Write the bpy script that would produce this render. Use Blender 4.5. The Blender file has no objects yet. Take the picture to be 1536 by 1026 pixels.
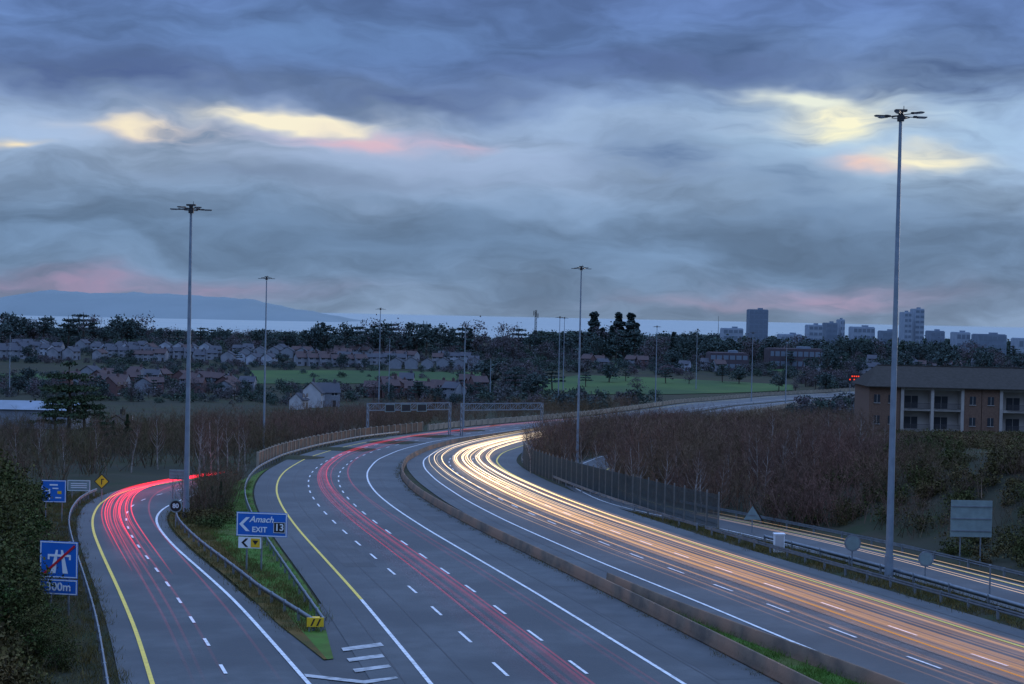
import bpy, math, random
import numpy as np
from mathutils import Vector, Matrix
random.seed(7); rng = np.random.default_rng(7)
scene = bpy.context.scene
COL = scene.collection
CAMZ = 16.6; F = 2133.0
R3 = Matrix.Rotation(math.radians(90-1.10),3,'X') @ Matrix.Rotation(math.radians(1.2),3,'Z')

# ---------------------------------------------------------------- terrain profile
_k = [-300,200,400,600,750,900,1200,2000,4500,6500]
_s = [.0436,.0436,.02,-.005,-.02,-.01,.012,.028,.014,.02]
_ty = np.arange(-300,6500,1.0)
_sl = np.interp(_ty,_k,_s)
_dr = np.concatenate([[0],np.cumsum((_sl[1:]+_sl[:-1])/2)])
_dr += (13.32+.0436*200) - np.interp(200,_ty,_dr)
def gz(Y): return CAMZ - np.interp(Y,_ty,_dr)
def ray(u,v): return R3 @ Vector(((u-768)/F, -(v-513)/F, -1))
def at(u,v,Y):
    d = ray(u,v); t = Y/d.y
    return (d.x*t, Y, CAMZ+d.z*t)
_Ys = np.geomspace(30,5000,6000)
def gp(u,v):
    d = ray(u,v); zr = CAMZ + d.z/d.y*_Ys
    i = int(np.argmax(zr <= gz(_Ys)))
    Y = _Ys[i]
    return (d.x/d.y*Y, Y)
def ss(x):
    x = np.clip(x,0,1); return x*x*(3-2*x)
# ---------------------------------------------------------------- polylines
def resample(P,step=2.0,n=None):
    P = np.array(P,float); L = np.concatenate([[0],np.cumsum(np.linalg.norm(np.diff(P,axis=0),axis=1))])
    if n is None: n = max(2,int(L[-1]/step)+1)
    s = np.linspace(0,L[-1],n)
    return np.stack([np.interp(s,L,P[:,0]),np.interp(s,L,P[:,1])],1)
def smooth(P,sig=3):
    k = int(sig*3); x = np.arange(-k,k+1); w = np.exp(-x*x/(2*sig*sig)); w/=w.sum()
    a = P[0]+(P[0]-P[1])*np.arange(k,0,-1)[:,None]; b = P[-1]+(P[-1]-P[-2])*np.arange(1,k+1)[:,None]
    Q = np.concatenate([a,P,b])
    return np.stack([np.convolve(Q[:,i],w,'valid') for i in (0,1)],1)
def path(px,far=(),back=0,sig=3,step=2.0):
    P = [gp(*p) for p in px]+list(far)
    P = np.array(P,float)
    if back:
        d = P[0]-P[1]; d/=np.linalg.norm(d); P = np.concatenate([[P[0]+d*back],P])
    return smooth(resample(P,step),sig)
def tang(P):
    t = np.gradient(P,axis=0); return t/np.linalg.norm(t,axis=1)[:,None]
def off(P,d):
    t = tang(P); n = np.stack([t[:,1],-t[:,0]],1)
    return P+n*(np.asarray(d).reshape(-1,1) if np.ndim(d) else d)
def sdist(X,Y,P):
    best = np.full(X.shape,1e9); sg = np.ones(X.shape)
    for a,b in zip(P[:-1],P[1:]):
        e = b-a; L2 = (e**2).sum()
        t = np.clip(((X-a[0])*e[0]+(Y-a[1])*e[1])/L2,0,1)
        dx = X-a[0]-t*e[0]; dy = Y-a[1]-t*e[1]
        d = np.hypot(dx,dy); s = np.sign(e[1]*dx-e[0]*dy)
        m = d<best; best[m]=d[m]; sg[m]=s[m]
    return best*sg
def clipY(P,y0,y1): return P[(P[:,1]>=y0)&(P[:,1]<=y1)]

W = path([(1020,1024),(950,980),(880,938),(820,900),(760,865),(700,830),(640,795),(590,762),(563,740),(551,722),(550,708),(565,690),(600,675),(650,662),(780,644)],
         [(35,400),(72,490),(112,552),(160,605),(300,700)],back=70)
RW = path([(1335,1024),(1200,970),(1050,905),(900,845),(760,783),(700,752),(655,722),(636,703),(634,690),(655,677),(700,665),(790,648)],
         [(42,396),(79,485),(119,545),(168,598),(305,692)],back=70)
RY = off(RW,11.3)
WL = off(W,-10.95)
LY = path([(228,1026),(205,950),(180,890),(152,830),(139,797),(138,777),(148,757),(168,744),(205,733),(262,724),(300,718)],back=70,sig=2)
SR = path([(460,1024),(400,955),(350,900),(300,855),(262,822),(237,793),(232,778),(242,764),(268,752),(300,740)],back=70,sig=2)
S2 = path([(1600,915),(1536,897),(1450,874),(1370,852),(1250,822),(1100,789)],[(13,150),(10,175),(11,205),(18,240),(34,282)],back=80)
S2R = off(S2,3.2)
LYc = resample(LY,n=160); SRc = resample(SR,n=160)
SLM = (LYc+SRc)/2

def terrain(X,Y):
    X = np.asarray(X,float); Y = np.asarray(Y,float); sh = X.shape
    x = X.ravel(); y = Y.ravel(); z = gz(y).astype(float)
    near = (y<420)&(np.abs(x)<260)
    if near.any():
        xn = x[near]; yn = y[near]
        d = sdist(xn,yn,S2R[::3])
        wd = 20+30*ss((yn-130)/70)
        b = (7.4-1.8*ss((yn-125)/50))*ss((d-2)/wd)*(1-ss((yn-280)/60))
        dl = -sdist(xn,yn,LY[::3])
        c = 3.2*ss((dl-3.5)/9)*(1-ss((yn-88)/30))
        bump = (np.sin(xn*.31+yn*.17)+np.sin(xn*.13-yn*.29+1))*.18
        off_road = np.where(d>4,ss((d-4)/5),0)+np.where(dl>3,ss((dl-3)/5),0)
        z[near] += b+c+bump*off_road
    return z.reshape(sh)
def tz(x,y): return float(terrain(np.array([x]),np.array([y]))[0])

# ---------------------------------------------------------------- materials
def mk(name,c1,c2=None,scale=1.0,rough=.8,bump=0,metal=0,spec=.5,detail=4,contrast=(.35,.65),c3=None,s3=.05,emit=None,stretch=None,island=0):
    m = bpy.data.materials.new(name); m.use_nodes=True; nt=m.node_tree; N=nt.nodes; L=nt.links
    p = N['Principled BSDF']; p.inputs['Roughness'].default_value=rough; p.inputs['Metallic'].default_value=metal
    p.inputs['Specular IOR Level'].default_value=spec
    p.inputs['Base Color'].default_value=(*c1,1)
    if c2 is not None or bump:
        tc=N.new('ShaderNodeTexCoord'); mp=N.new('ShaderNodeMapping'); L.new(tc.outputs['Object'],mp.inputs[0])
        if stretch: mp.inputs['Scale'].default_value=stretch
        nz=N.new('ShaderNodeTexNoise'); nz.inputs['Scale'].default_value=scale; nz.inputs['Detail'].default_value=detail
        L.new(mp.outputs[0],nz.inputs['Vector'])
    col=None
    if c2 is not None:
        mr=N.new('ShaderNodeMapRange'); mr.inputs[1].default_value=contrast[0]; mr.inputs[2].default_value=contrast[1]
        L.new(nz.outputs[0],mr.inputs[0])
        mx=N.new('ShaderNodeMix'); mx.data_type='RGBA'; mx.inputs['A'].default_value=(*c1,1); mx.inputs['B'].default_value=(*c2,1)
        L.new(mr.outputs[0],mx.inputs['Factor']); col=mx.outputs['Result']
        if c3 is not None:
            n2=N.new('ShaderNodeTexNoise'); n2.inputs['Scale'].default_value=s3; n2.inputs['Detail'].default_value=3
            L.new(tc.outputs['Object'],n2.inputs['Vector'])
            m2=N.new('ShaderNodeMapRange'); m2.inputs[1].default_value=.42; m2.inputs[2].default_value=.6; L.new(n2.outputs[0],m2.inputs[0])
            x2=N.new('ShaderNodeMix'); x2.data_type='RGBA'; x2.inputs['B'].default_value=(*c3,1)
            L.new(col,x2.inputs['A']); L.new(m2.outputs[0],x2.inputs['Factor']); col=x2.outputs['Result']
    if island:
        g=N.new('ShaderNodeNewGeometry'); mr=N.new('ShaderNodeMapRange'); mr.inputs[3].default_value=1-island; mr.inputs[4].default_value=1+island
        L.new(g.outputs['Random Per Island'],mr.inputs[0])
        v=N.new('ShaderNodeVectorMath'); v.operation='SCALE'
        if col: L.new(col,v.inputs[0])
        else: v.inputs[0].default_value=c1
        L.new(mr.outputs[0],v.inputs['Scale']); col=v.outputs[0]
    if col: L.new(col,p.inputs['Base Color'])
    if bump:
        nb=N.new('ShaderNodeTexNoise'); nb.inputs['Scale'].default_value=scale*8; L.new(tc.outputs['Object'],nb.inputs['Vector'])
        b=N.new('ShaderNodeBump'); b.inputs['Strength'].default_value=bump; b.inputs['Distance'].default_value=.05
        L.new(nb.outputs[0],b.inputs['Height']); L.new(b.outputs[0],p.inputs['Normal'])
    if emit: p.inputs['Emission Color'].default_value=(*emit[0],1); p.inputs['Emission Strength'].default_value=emit[1]
    return m
M = {}
M['asphalt']=mk('asphalt',(.042,.052,.056),(.062,.072,.077),.9,.6,.25,spec=.5,c3=(.032,.040,.045),s3=.12,detail=6)
M['asphalt_s']=mk('asphalt_shoulder',(.042,.049,.053),(.059,.066,.07),.7,.65,.25,c3=(.034,.04,.043),s3=.2,detail=6)
M['ground']=mk('ground_soil',(.03,.042,.02),(.052,.046,.032),.35,.95,.3,spec=.1,c3=(.038,.04,.028),s3=.06)
M['grass']=mk('grass',(.05,.125,.016),(.07,.15,.024),.8,.9,.5,spec=.2,c3=(.07,.085,.02),s3=.35)
M['verge']=mk('rough_verge',(.10,.065,.018),(.05,.055,.016),1.2,.95,.6,spec=.2,c3=(.12,.075,.02),s3=.4)
M['field']=mk('field_grass',(.048,.096,.032),(.06,.108,.036),.05,.9,spec=.1,c3=(.04,.078,.032),s3=.02)
M['white']=mk('road_paint_white',(.72,.73,.73),(.42,.43,.43),3,.6,detail=6,contrast=(.42,.72))
M['worn']=mk('worn_paint',(.42,.43,.43),(.2,.21,.21),2,.7,detail=6,contrast=(.42,.68))
M['yellow']=mk('road_paint_yellow',(.80,.58,.09),(.58,.42,.08),3,.6,detail=6,contrast=(.45,.75))
M['concrete']=mk('weathered_concrete',(.14,.10,.068),(.07,.055,.042),.8,.9,.4,c3=(.19,.11,.068),s3=.3)
M['conc_l']=mk('pale_concrete',(.34,.29,.22),(.23,.20,.155),.6,.9,.3)
M['galv']=mk('galvanised_steel',(.26,.29,.32),(.18,.21,.24),2,.45,metal=.5)
M['pole']=mk('mast_steel',(.24,.30,.36),(.19,.24,.29),1.5,.45,metal=.35)
M['dark']=mk('dark_steel',(.03,.032,.036),None,1,.5,metal=.2)
M['fence']=mk('fence_steel',(.065,.08,.078),(.05,.06,.058),2,.7,metal=.1)
M['fencep']=mk('fence_post_steel',(.19,.18,.16),(.13,.13,.12),2,.7,metal=.1)
M['lens']=mk('lamp_lens',(.55,.6,.65),None,1,.2)
M['twig']=mk('bare_twigs',(.17,.092,.07),(.10,.07,.056),.12,.9,spec=.1,c3=(.13,.092,.052),s3=.05,island=.5)
M['twig_d']=mk('bare_twigs_dark',(.125,.078,.056),(.075,.068,.042),.2,.9,spec=.1,c3=(.095,.08,.038),s3=.1,island=.5)
M['birch']=mk('birch_bark',(.36,.315,.28),(.16,.13,.11),3,.8)
M['bark']=mk('bark',(.07,.055,.045),(.045,.036,.03),2,.9)
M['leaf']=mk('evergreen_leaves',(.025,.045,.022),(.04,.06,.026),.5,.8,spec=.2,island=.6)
M['leaf_o']=mk('gorse_leaves',(.034,.058,.014),(.054,.068,.018),.4,.8,spec=.15,c3=(.08,.056,.02),s3=.12,island=.7)
M['leaf_k']=mk('bank_leaves',(.044,.058,.018),(.064,.064,.022),.3,.85,spec=.1,c3=(.09,.064,.028),s3=.16,island=.6)
M['leaf_f']=mk('hazed_distant_leaves',(.046,.070,.072),(.064,.086,.078),.06,.9,spec=.1,c3=(.056,.082,.062),s3=.02,island=.5)  # bluish lift in the leaf colour stands in for aerial haze
M['leaf_b']=mk('hazed_bare_canopy',(.10,.088,.098),(.12,.092,.095),.05,.9,spec=.1,c3=(.075,.085,.084),s3=.02,island=.4)  # canopy tone paled and blued, distance haze put into the colour
M['blade']=mk('grass_blades',(.045,.13,.015),(.09,.14,.025),.7,.8,spec=.2,island=.5)
M['blade_d']=mk('dry_grass_blades',(.14,.10,.03),(.075,.075,.022),.7,.9,spec=.2,island=.5)
M['blue']=mk('sign_blue',(.012,.12,.46),(.015,.14,.5),1,.4)
M['swhite']=mk('sign_white',(.75,.78,.8),None,1,.4)
M['sblack']=mk('sign_black',(.015,.015,.018),None,1,.5)
M['red']=mk('sign_red',(.55,.02,.03),None,1,.4)
M['syel']=mk('sign_yellow',(.8,.5,.02),(.7,.42,.02),2,.5)
M['signback']=mk('sign_back_grey',(.24,.32,.32),(.20,.26,.26),2,.5,metal=.3)
M['brick']=mk('brown_brick',(.17,.10,.068),(.125,.075,.052),4,.9)
M['brick_f']=mk('distant_red_brick',(.15,.09,.085),(.115,.072,.07),.5,.95,spec=.1)
M['school']=mk('dark_brick',(.10,.08,.088),(.08,.068,.078),.5,.95,spec=.1)
M['render_w']=mk('white_render',(.45,.45,.46),(.36,.36,.37),.5,.9)
M['render_c']=mk('cream_render',(.38,.35,.31),(.30,.275,.25),.5,.9)
M['render_g']=mk('grey_render',(.22,.24,.27),(.18,.20,.23),.5,.9)
M['far_w']=mk('hazed_pale_wall',(.40,.43,.48),(.28,.31,.36),.3,.9,spec=.1)  # pale wall with distance haze painted into its blue-grey tone
M['far_c']=mk('hazed_cream_wall',(.28,.29,.32),(.20,.215,.24),.3,.9,spec=.1)  # cream shifted to blue-grey, haze painted into the base colour
M['far_o']=mk('hazed_office_wall',(.31,.365,.42),(.26,.31,.37),.3,.9,spec=.1)  # office walls paled and blued to carry painted haze
M['far_d']=mk('hazed_office_dark',(.19,.235,.285),(.16,.20,.25),.3,.9,spec=.1)  # dark walls lifted towards blue, aerial haze held in the colour
M['far_gl']=mk('hazed_glazing',(.15,.19,.235),None,1,.5,spec=.2)  # glass lightened so painted haze lowers its contrast with the walls
M['slate']=mk('slate_roof',(.046,.042,.036),(.058,.052,.046),2,.95,.3,spec=.1)
M['slate_f']=mk('hazed_slate_roof',(.068,.076,.092),(.088,.088,.098),.3,.95,spec=.1)  # slate made paler and bluer, haze painted in
M['tile']=mk('brown_tile_roof',(.10,.07,.068),(.084,.064,.064),.5,.95,.3,spec=.1)
M['glass']=mk('window_glass',(.025,.03,.036),None,1,.45,spec=.3)
M['glass_b']=mk('bluish_metal_roof',(.16,.21,.27),(.12,.16,.20),.3,.5)
M['timber']=mk('balcony_dark',(.05,.045,.045),None,1,.6)
M['led']=mk('red_led',(.1,.0,.0),None,1,.5,emit=((1,.06,.02),1.2))
M['sea']=mk('sea_water',(.285,.33,.315),(.33,.365,.34),.002,.6)
M['hill']=mk('hazed_headland',(.225,.265,.265),(.25,.29,.29),.0012,1,spec=0)  # pale blue-grey base has the atmospheric haze painted in
M['tar']=mk('tar_joint',(.025,.028,.032),(.034,.037,.041),2,.5)
tm=bpy.data.materials.new('vehicle_light'); tm.use_nodes=True; nt=tm.node_tree
for n in list(nt.nodes): nt.nodes.remove(n)
o=nt.nodes.new('ShaderNodeOutputMaterial'); ad=nt.nodes.new('ShaderNodeAddShader'); tr=nt.nodes.new('ShaderNodeBsdfTransparent'); em=nt.nodes.new('ShaderNodeEmission'); at_=nt.nodes.new('ShaderNodeAttribute'); at_.attribute_name='glow'
nt.links.new(at_.outputs['Color'],em.inputs[0]); nt.links.new(tr.outputs[0],ad.inputs[0]); nt.links.new(em.outputs[0],ad.inputs[1]); nt.links.new(ad.outputs[0],o.inputs[0])
tm.cycles.emission_sampling='NONE'
M['glow']=tm

# ---------------------------------------------------------------- mesh helpers
def link(ob,parent=None):
    COL.objects.link(ob)
    if parent is not None: ob.parent=parent
    return ob
def empty(name,loc,rz=0):
    e=bpy.data.objects.new(name,None); e.location=loc; e.rotation_euler=(0,0,rz); e.empty_display_size=.5; return link(e)
def tag(ob,label,cat,group=None):
    ob['label']=label; ob['category']=cat
    if group: ob['group']=group
    return ob
class MB:
    def __init__(s): s.v=[]; s.f=[]; s.m=[]
    def poly(s,pts,m=0):
        b=len(s.v); s.v+= [tuple(p) for p in pts]; s.f.append(tuple(range(b,b+len(pts)))); s.m.append(m)
    def box(s,c,d,m=0,rz=0,mat=None):
        b=len(s.v); cx,cy,cz=c; dx,dy,dz=d[0]/2,d[1]/2,d[2]/2; cr,sr=math.cos(rz),math.sin(rz)
        for z in(-dz,dz):
            for x,y in((-dx,-dy),(dx,-dy),(dx,dy),(-dx,dy)):
                p=(x*cr-y*sr,x*sr+y*cr,z)
                if mat is not None: q=mat@Vector((x,y,z)); p=tuple(q)
                s.v.append((cx+p[0],cy+p[1],cz+p[2]))
        for f in((0,3,2,1),(4,5,6,7),(0,1,5,4),(1,2,6,5),(2,3,7,6),(3,0,4,7)):
            s.f.append(tuple(b+i for i in f)); s.m.append(m)
    def cyl(s,p0,p1,r0,r1,n=8,m=0,cap=True):
        p0=Vector(p0);p1=Vector(p1);d=(p1-p0).normalized()
        a=d.orthogonal().normalized(); c=d.cross(a); b=len(s.v)
        for p,r in((p0,r0),(p1,r1)):
            for i in range(n):
                t=2*math.pi*i/n; s.v.append(tuple(p+a*(math.cos(t)*r)+c*(math.sin(t)*r)))
        for i in range(n):
            j=(i+1)%n; s.f.append((b+i,b+j,b+n+j,b+n+i)); s.m.append(m)
        if cap:
            s.f.append(tuple(b+i for i in reversed(range(n)))); s.m.append(m)
            s.f.append(tuple(b+n+i for i in range(n))); s.m.append(m)
    def mesh(s,name,mats):
        me=bpy.data.meshes.new(name); me.from_pydata(s.v,[],s.f); 
        for k in mats: me.materials.append(M[k])
        me.polygons.foreach_set('material_index',s.m); me.update(); return me
    def obj(s,name,mats,parent=None,loc=(0,0,0)):
        o=bpy.data.objects.new(name,s.mesh(name,mats)); o.location=loc; return link(o,parent)
def inst(name,me,parent=None,loc=(0,0,0),rz=0,sc=1):
    o=bpy.data.objects.new(name,me); o.location=loc; o.rotation_euler=(0,0,rz)
    o.scale=(sc,sc,sc) if not isinstance(sc,tuple) else sc
    return link(o,parent)
def npmesh(name,V,Fc,mats,midx=None):
    me=bpy.data.meshes.new(name); n,k=Fc.shape
    me.vertices.add(len(V)); me.vertices.foreach_set('co',V.astype(np.float32).ravel())
    me.loops.add(n*k); me.loops.foreach_set('vertex_index',Fc.astype(np.int32).ravel())
    me.polygons.add(n); me.polygons.foreach_set('loop_start',np.arange(0,n*k,k,dtype=np.int32))
    for q in mats: me.materials.append(M[q])
    if midx is not None: me.polygons.foreach_set('material_index',midx.astype(np.int32))
    me.update(calc_edges=True); me.validate(); return me
def sheet(name,A,B,mat,lift,n=6,zf=None):
    cnt=len(A); rows=[]
    for j in range(n+1):
        P=A+(B-A)*j/n
        z=(gz(P[:,1]) if zf is None else zf(P[:,0],P[:,1]))+lift
        rows.append(np.column_stack([P,z]))
    V=np.concatenate(rows); Fc=[]
    for j in range(n):
        i=np.arange(cnt-1); Fc.append(np.stack([j*cnt+i,(j+1)*cnt+i,(j+1)*cnt+i+1,j*cnt+i+1],1))
    me=npmesh(name,V,np.concatenate(Fc),[mat])
    if me.polygons[0].normal.z<0: me.flip_normals()
    o=link(bpy.data.objects.new(name,me)); o['kind']='structure'; return o

# ---------------------------------------------------------------- ground / sea
ax=np.concatenate([-np.geomspace(9000,133,46),np.arange(-130,131,2.5),np.geomspace(133,9000,46)])
ay=np.concatenate([np.arange(-60,330,2.5),np.arange(330,1300,10),np.geomspace(1300,6400,50)])
GX,GY=np.meshgrid(ax,ay)
GZ=terrain(GX,GY)-.03
V=np.column_stack([GX.ravel(),GY.ravel(),GZ.ravel()]); nx=len(ax); ny=len(ay)
ii,jj=np.meshgrid(np.arange(nx-1),np.arange(ny-1)); a=(jj*nx+ii).ravel()
me=npmesh('ground',V,np.stack([a,a+1,a+nx+1,a+nx],1),['ground']); me.polygons.foreach_set('use_smooth',np.ones(len(me.polygons),bool))
g=link(bpy.data.objects.new('ground',me)); g['kind']='structure'
b=MB(); S=60000; b.poly([(-S,3000,CAMZ-88),(S,3000,CAMZ-88),(S,S,CAMZ-88),(-S,S,CAMZ-88)]); o=b.obj('sea',['sea']); o['kind']='structure'
sil=[(-200,462),(-120,455),(-60,450),(0,447),(30,441),(60,437),(80,435),(105,437),(130,439),(165,440),(200,438),(225,440),(260,441),(320,445),(380,449),(400,454),(430,461),(470,467),(510,475),(545,486)]
P=np.array([at(u,v,12500) for u,v in sil]); xs=np.linspace(P[0,0],P[-1,0],120); top=np.interp(xs,P[:,0],P[:,2])
top+=np.array([math.sin(i*.9)*3+math.sin(i*2.3)*2 for i in range(120)])
rows=[]
zb=CAMZ-89
for f,yy in((0,11300),(.35,11500),(.62,11850),(.85,12200),(1,12500),(.6,13200),(0,14000)):
    rows.append(np.column_stack([xs,np.full(120,yy)+np.array([math.sin(i*.5+yy)*60 for i in range(120)]),zb+(np.maximum(top,zb+.5)-zb)*f]))
V=np.concatenate(rows); i=np.arange(119); Fc=np.concatenate([np.stack([j*120+i,j*120+i+1,(j+1)*120+i+1,(j+1)*120+i],1) for j in range(6)])
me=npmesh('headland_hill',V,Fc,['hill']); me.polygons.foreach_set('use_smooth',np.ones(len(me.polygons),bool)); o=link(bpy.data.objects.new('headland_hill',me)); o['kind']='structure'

# ---------------------------------------------------------------- roads
sheet('outbound_road',off(W,-13.4),off(W,4.3),'asphalt',.05,8)
sheet('inbound_road',off(RW,-2.5),off(RW,14.4),'asphalt',.042,8)
sheet('exit_slip_road',off(LYc,-1.3),off(SRc,.9),'asphalt',.034,4)
S2c=S2[S2[:,1]<262]
sheet('entry_slip_road',off(S2c,-3.4),off(S2c,3.4),'asphalt',.034,3)
A=clipY(SR,0,83); B=clipY(WL,0,83); A,B=resample(A,n=40),resample(B,n=40)
sheet('gore_pavement',A,B,'asphalt_s',.026,4)
tip=np.array(gp(486,992))
A=np.concatenate([[tip],clipY(off(SR,1.1),74,200)]); B=np.concatenate([[tip+np.array([.4,.3])],clipY(off(W,-13.6),80,196)])
A,B=resample(A,n=80),resample(B,n=80)
sheet('grass_verge',A,B,'grass',.07,6)
A2=A; B2=A+(B-A)*.30
sheet('dry_verge',A2,B2,'verge',.085,2)
RWn=clipY(RW,10,93); dM=-(1.4+1.6*ss((RWn[:,1]-58)/30)); WALL2=off(RWn,dM)
A=resample(clipY(off(W,4.6),10,94),n=50); B=resample(WALL2,n=50)
sheet('median_verge',A,B,'grass',.078,3)
def line(name,P,w,mat,lift):
    return sheet(name,off(P,-w/2),off(P,w/2),mat,lift,1)
def dashes(name,P,period,length,w,mat,lift,y1=420):
    Q=resample(P,.5); n=int(period*2); k=int(length*2); V=[];Fc=[]
    t=tang(Q); nr=np.stack([t[:,1],-t[:,0]],1)
    for s in range(0,len(Q)-k,n):
        if Q[s,1]<35 or Q[s,1]>y1: continue
        for j in range(k):
            b0=len(V)
            for q,sg in((s+j,-1),(s+j,1),(s+j+1,1),(s+j+1,-1)):
                p=Q[q]+nr[q]*sg*w/2; V.append((p[0],p[1],float(gz(p[1]))+lift))
            Fc.append((b0,b0+1,b0+2,b0+3))
    me=npmesh(name,np.array(V),np.array(Fc),[mat]); o=link(bpy.data.objects.new(name,me)); o['kind']='structure'
ml=.066
iy=int(np.argmin(np.hypot(*(WL-np.array(gp(538,897))).T)))
line('white_edge_line',WL[:iy+1],.2,'white',ml); line('yellow_edge_line',WL[iy:],.2,'yellow',ml)
line('white_edge_line',W,.2,'white',ml)
line('white_edge_line',RW,.2,'white',ml); line('yellow_edge_line',RY,.24,'yellow',ml)
line('yellow_edge_line',LY,.2,'yellow',ml); line('white_edge_line',SR,.2,'white',ml)
line('yellow_edge_line',off(S2c,2.6),.15,'yellow',ml); line('white_edge_line',off(S2c,-2.6),.15,'white',ml)
dashes('lane_marking',off(W,-7.3),8.1,3,.16,'white',ml); dashes('lane_marking',off(W,-3.65),8.1,3,.16,'white',ml)
dashes('lane_marking',off(RW,3.9),8.1,3,.16,'white',ml); dashes('lane_marking',off(RW,7.5),8.1,3,.16,'white',ml)
dashes('lane_marking',SLM,6.5,2.3,.16,'white',ml)
b=MB()
for q in ([(512,974),(571,966),(576,971),(515,979)],[(520,990),(573,983),(577,988),(524,995)],[(529,1006),(583,999),(587,1003),(533,1011)],[(456,1013),(545,1023),(594,1017),(598,1020),(548,1028),(459,1018)]):
    b.poly([(x,y,float(gz(y))+.07) for x,y in (gp(*p) for p in q)][::-1])
o=b.obj('hatched_marking',['worn']); o['kind']='structure'
for o_ in (-9.1,-12.0,1.6,-5.4): line('tar_joint',clipY(off(W,o_),30,260),.07,'tar',.060)
for o_ in (-1.2,5.7,12.9): line('tar_joint',clipY(off(RW,o_),30,260),.07,'tar',.054)
for o_,y0,y1 in((2.9,62,92),(-9.0,96,118),(2.6,120,150)):
    A=clipY(off(W,o_-1.1),y0,y1); B=clipY(off(W,o_+1.1),y0,y1); n=min(len(A),len(B)); sheet('asphalt_patch',A[:n],B[:n],'asphalt_s',.056,1)

# ---------------------------------------------------------------- barriers and fences
def sweep(P,prof,zf=None):
    t=tang(P); nr=np.stack([t[:,1],-t[:,0]],1); V=[]; k=len(prof)
    z=gz(P[:,1]) if zf is None else zf(P[:,0],P[:,1])
    for l,h in prof: V.append(np.column_stack([P+nr*l,z+h]))
    V=np.stack(V,1).reshape(-1,3); Fc=[]; n=len(P)
    for i in range(n-1):
        for j in range(k):
            j2=(j+1)%k; Fc.append((i*k+j,i*k+j2,(i+1)*k+j2,(i+1)*k+j))
    return V,np.array(Fc)
def wall(name,P,prof,mat,label,cat='barrier',zf=None):
    V,Fc=sweep(P,prof,zf); me=npmesh(name,V,Fc,[mat]); o=link(bpy.data.objects.new(name,me)); return tag(o,label,cat)
NJ=[(-.22,0),(-.20,.1),(-.11,.26),(-.075,.76),(.075,.76),(.11,.26),(.20,.1),(.22,0)]
wall('concrete_barrier',clipY(off(W,4.6),20,420),NJ,'concrete','rust-stained concrete crash barrier along the median')
wall('concrete_barrier',WALL2,NJ,'concrete','rust-stained concrete barrier beside the planted median strip')
pb=MB(); pb.box((0,0,.36),(.1,.14,.76)); POST=pb.mesh('post',['galv'])
def guard(P,label,every=3,mat='galv',hgt=.6,side=1):
    P=resample(P,1.5)
    c=P[0]; e=empty('guard_rail',(c[0],c[1],float(gz(c[1]))))
    pr=[(-.03,hgt-.15),(.03*side,hgt-.12),(.06*side,hgt-.06),(.0,hgt),(.06*side,hgt+.06),(.03*side,hgt+.12),(-.03,hgt+.15)]
    V,Fc=sweep(P,pr); V=V-np.array([c[0],c[1],float(gz(c[1]))])
    o=link(bpy.data.objects.new('rail',npmesh('rail',V,Fc,[mat])),e)
    n=0
    for i in range(0,len(P),every):
        if n>=98: break
        n+=1; t=P[min(i+1,len(P)-1)]-P[max(i-1,0)]
        inst('post',POST,e,(P[i,0]-c[0]+.0,P[i,1]-c[1],float(gz(P[i,1])-gz(c[1]))),math.atan2(t[1],t[0]))
    return tag(e,label,'guard rail')
tipw=gp(470,948)
guard(np.concatenate([[tipw],clipY(off(SR,1.7),84,158)]),'galvanised steel guard rail along the exit slip verge',2)
guard(np.concatenate([[np.array(tipw)+[.5,.2]],clipY(off(W,-14.4),92,300)]),'galvanised steel guard rail beside the outbound road',2)
guard(clipY(off(LY,-1.9),45,150),'weathered steel guard rail beside the exit slip road',2)
guard(clipY(off(RW,15.2),40,125),'steel guard rail with dark posts beside the inbound road',2,side=-1)
guard(clipY(off(RW,15.2),125,260),'steel guard rail below the tall mesh fence',3,side=-1)
guard(clipY(off(S2,4.0),40,150),'steel guard rail along the foot of the planted bank',3,side=-1)
guard(clipY(off(S2,-4.2),40,118),'low steel guard rail between the road and slip road',3,side=1)
FP=resample(np.array([gp(1077,795),gp(1010,778),gp(940,757),gp(870,735),gp(830,722),gp(790,705),gp(785,697)]),2.5)
FP=smooth(FP,1)
fe=empty('steel_fence',(FP[0,0],FP[0,1],float(gz(FP[0,1])))); c0=np.array([FP[0,0],FP[0,1],float(gz(FP[0,1]))])
b=MB()
for i in range(len(FP)-1):
    p,q=FP[i],FP[i+1]; a=math.atan2(*(q-p)[::-1])
    for k in range(14):
        r=p+(q-p)*(k+.5)/14; z=float(gz(r[1])); b.box((r[0]-c0[0],r[1]-c0[1],z-c0[2]+1.6),(.045,.04,3.1),0,a)
    m=(p+q)/2
    for zz in(.5,1.65,2.8): b.box((m[0]-c0[0]+.05,m[1]-c0[1]+.05,float(gz(m[1]))-c0[2]+zz),(np.linalg.norm(q-p),.05,.06),0,a)
b.obj('mesh_panel',['fence'],fe)
b=MB(); b.box((0,-.06,1.7),(.14,.12,3.4)); pm=b.mesh('post',['fencep'])
for p in FP: inst('post',pm,fe,(p[0]-c0[0],p[1]-c0[1],float(gz(p[1]))-c0[2]))
tag(fe,'tall dark steel bar fence along the inbound road','fence')
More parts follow.
